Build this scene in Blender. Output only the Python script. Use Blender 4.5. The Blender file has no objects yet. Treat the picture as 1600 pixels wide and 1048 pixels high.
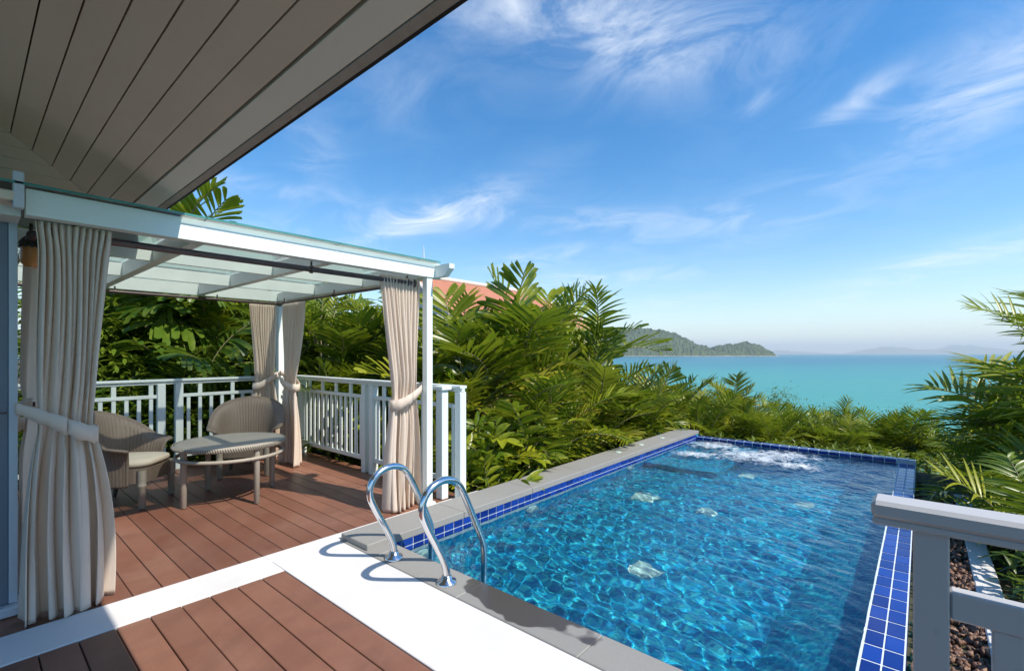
import bpy, bmesh, math, random
import numpy as np
from mathutils import Vector, Matrix, Euler
rad = math.radians
random.seed(7); rng = np.random.default_rng(7)
S = bpy.context.scene
COL = S.collection

# ------------------------------------------------------------------ camera, sky, sun, exposure
EYE = 1.4; FPX = 742.0; HDG = rad(40.78)
cd = bpy.data.cameras.new('camera'); cam = bpy.data.objects.new('camera', cd); COL.objects.link(cam)
cam.location = (0, 0, EYE); cam.rotation_euler = (rad(90), 0, HDG)
cd.sensor_width = 36; cd.lens = FPX/1600*36; cd.shift_y = 28/1600
cd.clip_start = 0.02; cd.clip_end = 120000
S.camera = cam
FWD = np.array([-math.sin(HDG), math.cos(HDG)]); RGT = np.array([math.cos(HDG), math.sin(HDG)])
def at(px, py, d):                      # photo pixel and distance along the view axis -> world point
    p = d*FWD + (px-800)/FPX*d*RGT
    return Vector((p[0], p[1], EYE + (552-py)/FPX*d))

SUN_EL = rad(49); SUN_AZ = math.atan2(.16, .85)          # azimuth from +X towards +Y
sdir = Vector((math.cos(SUN_AZ)*math.cos(SUN_EL), math.sin(SUN_AZ)*math.cos(SUN_EL), math.sin(SUN_EL)))
sl = bpy.data.lights.new('sun', 'SUN'); sl.energy = 4.0; sl.angle = rad(.55); sl.color = (1, .93, .82); sl.cycles.is_caustics_light = True
so = bpy.data.objects.new('sun', sl); COL.objects.link(so); so.location = (20, 5, 30)
so.rotation_euler = sdir.to_track_quat('Z', 'Y').to_euler()

W = bpy.data.worlds.new('World'); S.world = W; W.use_nodes = True
wt = W.node_tree; wt.nodes.clear()
def wn(t, **k):
    n = wt.nodes.new(t)
    for a, v in k.items(): setattr(n, a, v)
    return n
def wl(a, b): wt.links.new(a, b)
def wm(op, a, b=None, c=None, clamp=False):
    n = wn('ShaderNodeMath', operation=op, use_clamp=clamp)
    for i, v in enumerate((a, b, c)):
        if v is None: continue
        if isinstance(v, (int, float)): n.inputs[i].default_value = v
        else: wl(v, n.inputs[i])
    return n.outputs[0]
sky = wn('ShaderNodeTexSky', sky_type='NISHITA', sun_disc=False, sun_elevation=SUN_EL, sun_rotation=math.pi/2-SUN_AZ,
         air_density=1.0, dust_density=.3, ozone_density=1.6, altitude=0)
hsv = wn('ShaderNodeHueSaturation'); hsv.inputs['Saturation'].default_value = 1.42; hsv.inputs['Hue'].default_value = .499
hsv.inputs['Value'].default_value = 1.0
wl(sky.outputs[0], hsv.inputs['Color'])
tc = wn('ShaderNodeTexCoord'); sep = wn('ShaderNodeSeparateXYZ'); wl(tc.outputs['Generated'], sep.inputs[0])
az = wm('ARCTAN2', sep.outputs[0], sep.outputs[1]); el = wm('ARCSINE', sep.outputs[2])
# streaky cirrus: noise in a flat cloud layer
zz = wm('ADD', wm('MAXIMUM', sep.outputs[2], 0.0), .12)
u = wm('DIVIDE', sep.outputs[0], zz); v = wm('DIVIDE', sep.outputs[1], zz)
cx = wn('ShaderNodeCombineXYZ'); wl(u, cx.inputs[0]); wl(v, cx.inputs[1])
mp = wn('ShaderNodeMapping'); mp.inputs['Rotation'].default_value = (0, 0, rad(-20)); mp.inputs['Scale'].default_value = (1.0, 1.35, 1)
wl(cx.outputs[0], mp.inputs[0])
nz = wn('ShaderNodeTexNoise'); nz.inputs['Scale'].default_value = 2.3; nz.inputs['Detail'].default_value = 11; nz.inputs['Roughness'].default_value = .66
nz.inputs['Distortion'].default_value = .9
wl(mp.outputs[0], nz.inputs['Vector'])
fine = wm('MULTIPLY', wm('SUBTRACT', nz.outputs[0], .42), 3.0, clamp=True)
def cloud(px, py, rx, ry, tilt, amt):   # a bank of cirrus fixed in the sky (given as the photo pixel it covers)
    global acc
    d = Vector((0, 0, 0)); p = FWD + (px-800)/FPX*RGT; L = math.sqrt(p[0]**2+p[1]**2)
    a0 = math.atan2(p[0], p[1]); e0 = math.atan2((552-py)/FPX, L)
    sx = rx/FPX/ (L*L); sy = ry/FPX/L
    da = wm('SUBTRACT', az, a0); de = wm('SUBTRACT', el, e0)
    ct, st = math.cos(rad(tilt)), math.sin(rad(tilt))
    x = wm('ADD', wm('MULTIPLY', da, ct/sx), wm('MULTIPLY', de, st/sx))
    y = wm('ADD', wm('MULTIPLY', da, -st/sy), wm('MULTIPLY', de, ct/sy))
    r2 = wm('ADD', wm('MULTIPLY', x, x), wm('MULTIPLY', y, y))
    g = wm('MULTIPLY', wm('POWER', 2.718, wm('MULTIPLY', r2, -1.0)), amt)
    acc = g if acc is None else wm('ADD', acc, g)
acc = None
for c in [(1000, 45, 190, 60, -12, .85), (760, 15, 120, 30, 5, .35), (1340, 158, 60, 16, 20, .8), (1190, 160, 30, 10, 25, .55),
          (1560, 120, 190, 60, 22, .7), (1500, 405, 190, 22, 10, .7), (690, 335, 130, 22, 22, .62), (560, 350, 220, 26, 8, .32),
          (490, 225, 50, 40, -40, .35), (400, 290, 120, 14, 0, .4), (640, 140, 120, 50, 10, .15), (930, 437, 150, 13, 2, .55), (860, 400, 120, 14, 8, .45),
          (1290, 470, 60, 9, 0, .5), (1060, 468, 70, 10, 6, .45), (900, 345, 260, 16, -2, .4), (1180, 340, 200, 40, 12, .28),
          (-300, 150, 300, 60, 20, .6), (2300, 250, 400, 50, 10, .6)]:
    cloud(*c)
mask = wm('ADD', wm('MULTIPLY', acc, wm('ADD', wm('MULTIPLY', fine, 1.0), .12)), wm('MULTIPLY', fine, .035), clamp=True)
veil = wm('MULTIPLY', wm('POWER', wm('SUBTRACT', 1.0, wm('MAXIMUM', sep.outputs[2], 0.0)), 13.0), .62)   # humid air near the horizon
mx0 = wn('ShaderNodeMix', data_type='RGBA'); wl(veil, mx0.inputs[0]); wl(hsv.outputs[0], mx0.inputs[6]); mx0.inputs[7].default_value = (4.9, 5.6, 6.1, 1)
mx = wn('ShaderNodeMix', data_type='RGBA'); wl(mask, mx.inputs[0]); wl(mx0.outputs[2], mx.inputs[6]); mx.inputs[7].default_value = (5.6, 5.9, 6.3, 1)
bg = wn('ShaderNodeBackground'); bg.inputs['Strength'].default_value = .132
wl(mx.outputs[2], bg.inputs[0]); wo = wn('ShaderNodeOutputWorld'); wl(bg.outputs[0], wo.inputs[0])

S.view_settings.view_transform = 'Standard'; S.view_settings.look = 'None'
S.view_settings.exposure = 0.62; S.view_settings.gamma = 1; S.view_settings.use_curve_mapping = False
S.render.engine = 'CYCLES'; cy = S.cycles
cy.use_denoising = True; cy.max_bounces = 10; cy.transparent_max_bounces = 24; cy.transmission_bounces = 8
cy.caustics_reflective = False; cy.caustics_refractive = True; cy.sample_clamp_indirect = 6
cy.volume_bounces = 0

# ------------------------------------------------------------------ helpers
class MB:
    """collects vertices and faces of ONE mesh"""
    def __init__(s): s.v = []; s.f = []; s.m = []; s.sm = []
    def add(s, vs, fs, mi=0, smooth=False):
        o = len(s.v); s.v.extend([tuple(p) for p in vs]); s.f.extend([tuple(i+o for i in f) for f in fs])
        s.m.extend([mi]*len(fs)); s.sm.extend([smooth]*len(fs)); return s
    def box(s, x0, x1, y0, y1, z0, z1, mi=0, c=0.0):
        if c <= 0:
            vs = [(x, y, z) for z in (z0, z1) for y in (y0, y1) for x in (x0, x1)]
            return s.add(vs, [(0, 2, 3, 1), (4, 5, 7, 6), (0, 1, 5, 4), (2, 6, 7, 3), (0, 4, 6, 2), (1, 3, 7, 5)], mi)
        b = bmesh.new(); bmesh.ops.create_cube(b, size=1)
        for q in b.verts: q.co = Vector(((x0+x1)/2+q.co.x*(x1-x0), (y0+y1)/2+q.co.y*(y1-y0), (z0+z1)/2+q.co.z*(z1-z0)))
        bmesh.ops.bevel(b, geom=b.edges[:], offset=c, segments=1, affect='EDGES')
        b.verts.index_update(); r = s.add([q.co for q in b.verts], [[q.index for q in f.verts] for f in b.faces], mi); b.free(); return r
    def tube(s, pts, r, n=10, mi=0, cap=True):
        pts = [Vector(p) for p in pts]; rs = r if isinstance(r, (list, tuple)) else [r]*len(pts)
        vs = []; N = len(pts); prev = None
        for i, p in enumerate(pts):
            t = (pts[min(i+1, N-1)]-pts[max(i-1, 0)]).normalized()
            if prev is None:
                a = Vector((0, 0, 1)) if abs(t.z) < .9 else Vector((1, 0, 0)); n1 = t.cross(a).normalized()
            else: n1 = (prev-t*prev.dot(t)).normalized()
            prev = n1; n2 = t.cross(n1)
            for k in range(n):
                a = 2*math.pi*k/n; vs.append(p+(n1*math.cos(a)+n2*math.sin(a))*rs[i])
        fs = [(i*n+k, i*n+(k+1) % n, (i+1)*n+(k+1) % n, (i+1)*n+k) for i in range(N-1) for k in range(n)]
        s.add(vs, fs, mi, True)
        if cap: s.add(vs[:n], [tuple(range(n))[::-1]], mi); s.add(vs[-n:], [tuple(range(n))], mi)
        return s
    def lathe(s, prof, c=(0, 0, 0), n=24, mi=0):
        vs = [(c[0]+r*math.cos(2*math.pi*k/n), c[1]+r*math.sin(2*math.pi*k/n), c[2]+z) for r, z in prof for k in range(n)]
        fs = [(i*n+k, i*n+(k+1) % n, (i+1)*n+(k+1) % n, (i+1)*n+k) for i in range(len(prof)-1) for k in range(n)]
        return s.add(vs, fs, mi, True)
    def mesh(s, name, mats):
        me = bpy.data.meshes.new(name); me.from_pydata(s.v, [], s.f)
        for m in (mats if isinstance(mats, (list, tuple)) else [mats]): me.materials.append(m)
        me.polygons.foreach_set('material_index', s.m); me.polygons.foreach_set('use_smooth', s.sm); me.update(); return me
    def build(s, name, mats, parent=None, loc=(0, 0, 0), rz=0):
        return link(name, s.mesh(name, mats), parent, loc, rz)
def link(name, data, parent=None, loc=(0, 0, 0), rz=0):
    o = bpy.data.objects.new(name, data); COL.objects.link(o); o.location = loc; o.rotation_euler = (0, 0, rz)
    if parent: o.parent = parent
    return o
def tag(o, label=None, cat=None, group=None, kind=None):
    if label: o['label'] = label
    if cat: o['category'] = cat
    if group: o['group'] = group
    if kind: o['kind'] = kind
    return o
def empty(name, label, cat, loc=(0, 0, 0), rz=0, group=None):
    return tag(link(name, None, None, loc, rz), label, cat, group)
def struct(o): o['kind'] = 'structure'; return o
def smooth_path(pts, k=6):
    P = [Vector(p) for p in pts]; P = [2*P[0]-P[1]]+P+[2*P[-1]-P[-2]]; out = []
    for i in range(1, len(P)-2):
        for j in range(k):
            t = j/k; a, b, c, d = P[i-1:i+3]
            out.append(.5*((2*b)+(c-a)*t+(2*a-5*b+4*c-d)*t*t+(3*b-a-3*c+d)*t**3))
    return out+[P[-2]]
# ---- materials
class NT:
    def __init__(s, name):
        s.m = bpy.data.materials.new(name); s.m.use_nodes = True; s.t = s.m.node_tree
        s.b = s.t.nodes['Principled BSDF']; s.o = s.t.nodes['Material Output']
    def n(s, t, ins=None, **k):
        q = s.t.nodes.new(t)
        for a, v in k.items(): setattr(q, a, v)
        for a, v in (ins or {}).items(): s.put(q.inputs[a], v)
        return q
    def put(s, sock, v):
        if hasattr(v, 'node'): s.t.links.new(v, sock)
        else: sock.default_value = v
    def set(s, **k):
        for a, v in k.items(): s.put(s.b.inputs[a.replace('_', ' ')], v)
        return s
    def coord(s, kind='Object', scale=(1, 1, 1), rot=(0, 0, 0)):
        c = s.n('ShaderNodeTexCoord'); m = s.n('ShaderNodeMapping', {'Vector': c.outputs[kind], 'Scale': scale, 'Rotation': rot}); return m.outputs[0]
    def pos(s, scale=(1, 1, 1)):
        g = s.n('ShaderNodeNewGeometry'); return s.n('ShaderNodeMapping', {'Vector': g.outputs['Position'], 'Scale': scale}).outputs[0]
    def noise(s, vec, scale, detail=4, rough=.5, dist=0):
        return s.n('ShaderNodeTexNoise', {'Vector': vec, 'Scale': scale, 'Detail': detail, 'Roughness': rough, 'Distortion': dist}).outputs[0]
    def ramp(s, f, stops):
        r = s.n('ShaderNodeValToRGB', {'Fac': f}); e = r.color_ramp.elements
        while len(e) < len(stops): e.new(.5)
        for q, (p, c) in zip(e, stops): q.position = p; q.color = (*c, 1) if len(c) == 3 else c
        return r.outputs[0]
    def mix(s, f, a, b, mode='MIX'):
        q = s.n('ShaderNodeMix', data_type='RGBA', blend_type=mode)
        for i, v in ((0, f), (6, a), (7, b)):
            if isinstance(v, tuple) and len(v) == 3: v = (*v, 1)
            s.put(q.inputs[i], v)
        return q.outputs[2]
    def math(s, op, a, b=0.0, clamp=False):
        q = s.n('ShaderNodeMath', operation=op, use_clamp=clamp); s.put(q.inputs[0], a); s.put(q.inputs[1], b); return q.outputs[0]
    def bump(s, h, strength=.3, dist=.01):
        return s.n('ShaderNodeBump', {'Height': h, 'Strength': strength, 'Distance': dist}).outputs[0]
    def rnd(s): return s.n('ShaderNodeObjectInfo').outputs['Random']
def g3(v): return (v, v, v)

def mat_paint(name, col, rough=.45, dirt=.06, grain=True):
    t = NT(name); p = t.pos()
    n1 = t.noise(p, 2.3, 5, .6); n2 = t.noise(p, 24, 4, .6)
    dcol = tuple(c*.8 for c in col)
    c = t.mix(t.math('MULTIPLY', n1, dirt*4), col, dcol)
    c = t.mix(t.math('MULTIPLY', t.math('GREATER_THAN', n2, .68), .25), c, tuple(x*.72 for x in col))
    t.set(Base_Color=c, Roughness=t.math('ADD', t.math('MULTIPLY', n2, .25), rough-.1))
    if grain: t.set(Normal=t.bump(n2, .12, .004))
    return t.m
M = {}
M['white'] = mat_paint('white_paint', (.80, .80, .78), .4)
M['rail'] = mat_paint('pale_green_white_paint', (.70, .76, .73), .42)
M['beam'] = mat_paint('pergola_paint', (.76, .83, .795), .4)
M['shadedpaint'] = mat_paint('shaded_rail_paint', (.47, .465, .47), .42, .1)  # white rail paint darkened; the railing's shade is put into this colour
M['panel'] = mat_paint('slate_blue_panel', (.16, .2, .25), .4)
M['trim'] = mat_paint('blue_white_trim', (.56, .62, .68), .4)
M['soffit'] = mat_paint('soffit_paint', (.76, .63, .50), .55, .22)
M['fascia'] = mat_paint('eave_board_paint', (.86, .79, .68), .5, .08)
M['black_gap'] = mat_paint('dark_void', (.02, .02, .02), .8)
M['wall_white'] = mat_paint('house_wall', (.75, .75, .74), .6)

def mat_deck():
    t = NT('brown_composite_deck'); r = t.rnd(); p = t.pos((1, 1, 1)); g = t.pos((1.2, 60, 60))
    n = t.noise(p, 2.2, 6, .62); gr = t.noise(g, 1.6, 3, .6); sp = t.noise(p, 70, 2, .5)
    base = t.mix(r, (.155, .060, .035), (.275, .122, .074))
    base = t.mix(t.math('MULTIPLY', gr, .35), base, (.135, .055, .034))
    wear = t.ramp(n, [(.42, g3(0)), (.72, g3(1))])
    base = t.mix(t.math('MULTIPLY', wear, .35), base, (.32, .18, .125))
    bl = t.ramp(t.noise(t.pos((1.6, .9, 1)), 1.7, 7, .7, .4), [(.46, g3(0)), (.66, g3(1))]); base = t.mix(t.math('MULTIPLY', bl, .45), base, (.12, .052, .036))
    base = t.mix(t.math('MULTIPLY', t.math('GREATER_THAN', sp, .72), .3), base, (.38, .27, .21))
    t.set(Base_Color=base, Roughness=t.math('ADD', t.math('MULTIPLY', n, .3), .3), Normal=t.bump(gr, .12, .004)); return t.m
M['deck'] = mat_deck()
def mat_stone():
    t = NT('grey_coping_stone'); p = t.pos(); r = t.rnd()
    n = t.noise(p, 150, 3, .7); b = t.noise(p, 3, 5, .6)
    c = t.mix(n, (.22, .215, .20), (.37, .36, .335)); c = t.mix(t.math('MULTIPLY', b, .4), c, (.22, .205, .18))
    c = t.mix(t.math('MULTIPLY', r, .25), c, (.20, .195, .185))
    # splashed water drying on the stone beside the ladder
    s = t.n('ShaderNodeSeparateXYZ', {'Vector': p})
    dx = t.math('MULTIPLY', t.math('ADD', s.outputs[0], 1.66), 1/.46); dy = t.math('MULTIPLY', t.math('SUBTRACT', s.outputs[1], 2.06), 1/.17)
    d = t.math('ADD', t.math('MULTIPLY', dx, dx), t.math('MULTIPLY', dy, dy))
    w = t.math('SUBTRACT', t.math('ADD', 1.0, t.math('MULTIPLY', t.math('SUBTRACT', t.noise(p, 4, 2, .5), .5), 2.6)), d)
    wet = t.math('MULTIPLY', w, 9.0, clamp=True)
    c = t.mix(wet, c, t.mix(.82, c, (.03, .022, .022)))
    t.set(Base_Color=c, Roughness=t.math('SUBTRACT', .62, t.math('MULTIPLY', wet, .5)), Normal=t.bump(n, .25, .003)); return t.m
M['stone'] = mat_stone()
def mat_tile():
    t = NT('cobalt_glazed_tile'); r = t.rnd(); n = t.noise(t.pos(), 9, 3, .6)
    c = t.mix(r, (.004, .018, .17), (.012, .055, .36)); c = t.mix(t.math('MULTIPLY', n, .4), c, (.004, .02, .14))
    t.set(Base_Color=c, Roughness=.08, Normal=t.bump(n, .08, .004)); t.b.inputs['IOR'].default_value = 1.5; return t.m
M['tile'] = mat_tile()
def mat_grout():
    t = NT('white_grout'); n = t.noise(t.pos(), 30, 4, .6); t.set(Base_Color=t.mix(n, (.50, .62, .66), (.76, .80, .80)), Roughness=.7); return t.m
M['grout'] = mat_grout()
def mat_mosaic():
    t = NT('turquoise_mosaic'); p = t.pos()
    br = t.n('ShaderNodeTexVoronoi', {'Vector': p, 'Scale': 46.0, 'Randomness': .2}, distance='CHEBYCHEV')
    rr = t.n('ShaderNodeSeparateColor', {'Color': br.outputs['Color']})
    c = t.ramp(rr.outputs[0], [(0, (.002, .11, .34)), (.25, (.003, .20, .43)), (.55, (.006, .32, .50)), (.85, (.06, .52, .56)), (1, (.002, .09, .36))])
    c = t.mix(t.math('MULTIPLY', t.noise(p, 1.1, 4, .6), .5), c, (.006, .30, .46))
    t.set(Base_Color=c, Roughness=.3); return t.m
M['mosaic'] = mat_mosaic()
def mat_metal():
    t = NT('polished_steel'); n = t.noise(t.pos((1, 1, 1)), 18, 3, .5)
    t.set(Base_Color=(.72, .72, .73, 1), Metallic=1.0, Roughness=t.math('ADD', t.math('MULTIPLY', n, .14), .06)); return t.m
M['steel'] = mat_metal()
def mat_bronze():
    t = NT('dark_bronze_rod'); n = t.noise(t.pos(), 14, 3, .5); t.set(Base_Color=t.mix(n, (.05, .035, .035), (.11, .075, .07)), Roughness=.35, Metallic=.4); return t.m
M['bronze'] = mat_bronze()
def mat_cloth():
    t = NT('cream_canvas'); p = t.pos(); w1 = t.noise(t.pos((900, 900, 60)), 1, 2, .5); w2 = t.noise(t.pos((60, 60, 900)), 1, 2, .5); n = t.noise(p, 3, 4, .6)
    c = t.mix(n, (.86, .755, .65), (.89, .81, .72))
    t.set(Base_Color=c, Roughness=.9, Normal=t.bump(t.math('ADD', w1, w2), .18, .002)); t.b.inputs['Sheen Weight'].default_value = .15
    tr = t.n('ShaderNodeBsdfTranslucent', {'Color': (.90, .78, .64, 1)})
    mx = t.n('ShaderNodeMixShader', {0: .44, 1: t.b.outputs[0], 2: tr.outputs[0]}); t.t.links.new(mx.outputs[0], t.o.inputs[0]); return t.m
M['cloth'] = mat_cloth()
def mat_wicker(name, a, b):
    t = NT(name); c = t.coord('Object'); n = t.noise(c, 60, 3, .6); n2 = t.noise(c, 4, 3, .5)
    w = t.n('ShaderNodeTexWave', {'Vector': c, 'Scale': 34.0, 'Distortion': .6, 'Detail': 1.0}, bands_direction='Z')
    col = t.mix(n, a, b); col = t.mix(t.math('MULTIPLY', n2, .35), col, tuple(x*.75 for x in a))
    t.set(Base_Color=col, Roughness=.55, Normal=t.bump(t.math('ADD', w.outputs[1], n), .35, .004)); return t.m
M['wicker'] = mat_wicker('taupe_wicker', (.15, .112, .08), (.235, .185, .14))
M['wicker_table'] = mat_wicker('pale_wicker', (.31, .27, .215), (.41, .37, .30))
M['darkleg'] = mat_wicker('dark_leg', (.07, .055, .045), (.11, .09, .07))
def mat_cushion():
    t = NT('beige_cushion'); n = t.noise(t.coord('Object'), 220, 3, .6); t.set(Base_Color=t.mix(n, (.52, .44, .33), (.62, .54, .42)), Roughness=.9, Normal=t.bump(n, .2, .002)); return t.m
M['cushion'] = mat_cushion()
def mat_roofglass():
    t = NT('mint_laminated_glass'); n = t.noise(t.pos(), 4, 5, .6)
    dif = t.n('ShaderNodeBsdfDiffuse', {'Color': (.76, .87, .83, 1)}); tl = t.n('ShaderNodeBsdfTranslucent', {'Color': (.95, .985, .965, 1)})
    tp = t.n('ShaderNodeBsdfTransparent', {'Color': (.955, .99, .975, 1)}); gl = t.n('ShaderNodeBsdfGlossy', {'Color': (1, 1, 1, 1), 'Roughness': .03})
    m1 = t.n('ShaderNodeMixShader', {0: .72, 1: dif.outputs[0], 2: tl.outputs[0]})
    m2 = t.n('ShaderNodeMixShader', {0: t.math('ADD', .20, t.math('MULTIPLY', n, .2)), 1: tp.outputs[0], 2: m1.outputs[0]})
    fr = t.n('ShaderNodeFresnel', {'IOR': 1.22}); m3 = t.n('ShaderNodeMixShader', {0: fr.outputs[0], 1: m2.outputs[0], 2: gl.outputs[0]})
    t.t.links.new(m3.outputs[0], t.o.inputs[0]); return t.m
M['roofglass'] = mat_roofglass()
def mat_edgeglass():
    t = NT('teal_glass_edge'); n = t.noise(t.pos(), 6, 3, .5); t.set(Base_Color=t.mix(n, (.03, .17, .15), (.10, .34, .30)), Roughness=.12); return t.m
M['edgeglass'] = mat_edgeglass()

def mat_leaf(name, c0, c1, c2, trans=.3, rough=.34):
    t = NT(name); r = t.rnd(); c = t.coord('Object'); n = t.noise(c, 7, 3, .6); st = t.noise(t.coord('Object', (40, 40, 40)), 1, 2, .5)
    col = t.ramp(r, [(0, tuple(x*.6 for x in c0)), (.3, c0), (.8, c1), (1, (c1[0]*1.3, c1[1]*1.1, c1[2]*1.4))]); col = t.mix(t.ramp(n, [(.45, g3(0)), (.75, g3(.8))]), col, c2)
    col = t.mix(t.math('MULTIPLY', t.math('GREATER_THAN', st, .66), .35), col, (.16, .14, .035))
    t.set(Base_Color=col, Roughness=rough, Normal=t.bump(st, .1, .003)); t.b.inputs['Specular IOR Level'].default_value = .45
    tr = t.n('ShaderNodeBsdfTranslucent', {'Color': t.mix(.65, col, (.30, .42, .03))})
    mx = t.n('ShaderNodeMixShader', {0: trans, 1: t.b.outputs[0], 2: tr.outputs[0]}); t.t.links.new(mx.outputs[0], t.o.inputs[0]); return t.m
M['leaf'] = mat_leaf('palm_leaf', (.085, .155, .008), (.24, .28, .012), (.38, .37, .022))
M['leaf_shaded'] = mat_leaf('shaded_palm_leaf', (.05, .115, .012), (.115, .18, .016), (.19, .24, .028))  # darker copy of the palm leaf; shade of rear plants is in its colour
M['leaf_yellow'] = mat_leaf('yellowing_palm_leaf', (.20, .22, .015), (.32, .30, .025), (.40, .33, .04))
M['leaf_shrub'] = mat_leaf('shrub_leaf', (.075, .135, .012), (.14, .19, .016), (.20, .23, .025))
def mat_stem():
    t = NT('palm_cane'); n = t.noise(t.coord('Object', (1, 1, 12)), 5, 4, .6); t.set(Base_Color=t.mix(n, (.15, .16, .06), (.30, .24, .13)), Roughness=.6); return t.m
M['stem'] = mat_stem()

# ------------------------------------------------------------------ terrain, sea, islands
SEA = -22.0
def ground_z(x, y):
    a = max(0.0, y-9.2); b = max(0.0, x-2.0); c = max(0.0, -x-11)*.12; s = math.hypot(a, b)
    return -.36 - min(26, .16*s + .0062*s*s*1.6) + c*0
def grid_mesh(name, xs, ys, fz, mat, smooth=True):
    nx, ny = len(xs), len(ys); v = [(x, y, fz(x, y)) for y in ys for x in xs]
    f = [(j*nx+i, j*nx+i+1, (j+1)*nx+i+1, (j+1)*nx+i) for j in range(ny-1) for i in range(nx-1)]
    m = MB(); m.add(v, f, 0, smooth); return m.mesh(name, mat)
t = NT('earth'); n = t.noise(t.pos(), 3, 6, .6); t.set(Base_Color=t.mix(n, (.035, .028, .018), (.075, .07, .03)), Roughness=.95, Normal=t.bump(n, .6, .05)); M['earth'] = t.m
xs = list(np.concatenate([np.linspace(-400, -40, 10), np.linspace(-36, 36, 73), np.linspace(40, 400, 10)]))
ys = list(np.concatenate([np.linspace(-300, -12, 8), np.linspace(-10, 60, 71), np.linspace(65, 130, 12)]))
def pool_pit(x, y):
    z = ground_z(x, y)
    return z if not (-5 < x < 1 and .5 < y < 10.5) else min(z, -1.9) if (-4.2 < x < .05 and 1.2 < y < 9) else z
# the terrain is level round the villa; the pool shell is sunk in a pit in it
xs = sorted(xs+[-3.6, -3.2, -.06, .06]); ys = sorted(ys+[1.95, 2.05, 8.5, 8.56])
def gz(x, y): return -2.2 if (-3.25 < x < -.05 and 2.0 < y < 8.52) else ground_z(x, y)
struct(link('ground', grid_mesh('ground', xs, ys, gz, M['earth'])))

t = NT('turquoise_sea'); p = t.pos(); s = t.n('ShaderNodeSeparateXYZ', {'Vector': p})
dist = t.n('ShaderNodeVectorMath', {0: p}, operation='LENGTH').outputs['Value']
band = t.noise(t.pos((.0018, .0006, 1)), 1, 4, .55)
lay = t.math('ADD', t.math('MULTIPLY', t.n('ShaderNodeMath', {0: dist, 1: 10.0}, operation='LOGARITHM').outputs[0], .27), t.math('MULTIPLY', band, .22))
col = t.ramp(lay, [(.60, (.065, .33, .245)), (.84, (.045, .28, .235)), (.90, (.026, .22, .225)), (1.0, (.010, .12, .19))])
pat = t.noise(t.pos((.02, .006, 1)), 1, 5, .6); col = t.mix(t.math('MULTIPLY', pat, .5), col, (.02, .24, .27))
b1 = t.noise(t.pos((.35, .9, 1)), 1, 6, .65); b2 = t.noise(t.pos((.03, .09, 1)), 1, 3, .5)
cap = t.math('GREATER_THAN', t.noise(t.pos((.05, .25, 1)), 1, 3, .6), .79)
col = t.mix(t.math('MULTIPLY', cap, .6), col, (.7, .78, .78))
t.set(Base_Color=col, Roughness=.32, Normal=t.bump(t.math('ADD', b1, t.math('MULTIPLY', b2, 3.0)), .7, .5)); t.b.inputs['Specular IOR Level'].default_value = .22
M['sea'] = t.m
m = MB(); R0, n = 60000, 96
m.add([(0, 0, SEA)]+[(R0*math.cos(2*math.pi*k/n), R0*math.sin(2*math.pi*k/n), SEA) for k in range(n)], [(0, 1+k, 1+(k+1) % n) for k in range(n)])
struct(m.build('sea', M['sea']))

t = NT('forest_canopy'); p = t.pos((.08, .08, .08)); n1 = t.noise(p, 1, 5, .65); n2 = t.noise(t.pos(), .006, 4, .5)
c = t.mix(n1, (.012, .035, .010), (.095, .14, .04)); c = t.mix(t.math('MULTIPLY', n2, .5), c, (.06, .09, .03)); t.set(Base_Color=c, Roughness=.9, Normal=t.bump(n1, .8, 8)); M['forest'] = t.m
t = NT('rocky_shore'); n = t.noise(t.pos(), .12, 4, .6); t.set(Base_Color=t.mix(n, (.20, .15, .11), (.42, .36, .28)), Roughness=.9); M['rock'] = t.m
t = NT('beach_sand'); n = t.noise(t.pos(), .1, 3, .6); t.set(Base_Color=t.mix(n, (.55, .5, .4), (.7, .65, .55)), Roughness=.9); M['sand'] = t.m
def vnoise(x, y, s=0):
    xi, yi = math.floor(x), math.floor(y); fx, fy = x-xi, y-yi; fx = fx*fx*(3-2*fx); fy = fy*fy*(3-2*fy)
    def h(a, b): q = math.sin(a*127.1+b*311.7+s*17.3)*43758.5453; return q-math.floor(q)
    return (h(xi, yi)*(1-fx)+h(xi+1, yi)*fx)*(1-fy)+(h(xi, yi+1)*(1-fx)+h(xi+1, yi+1)*fx)*fy
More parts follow.
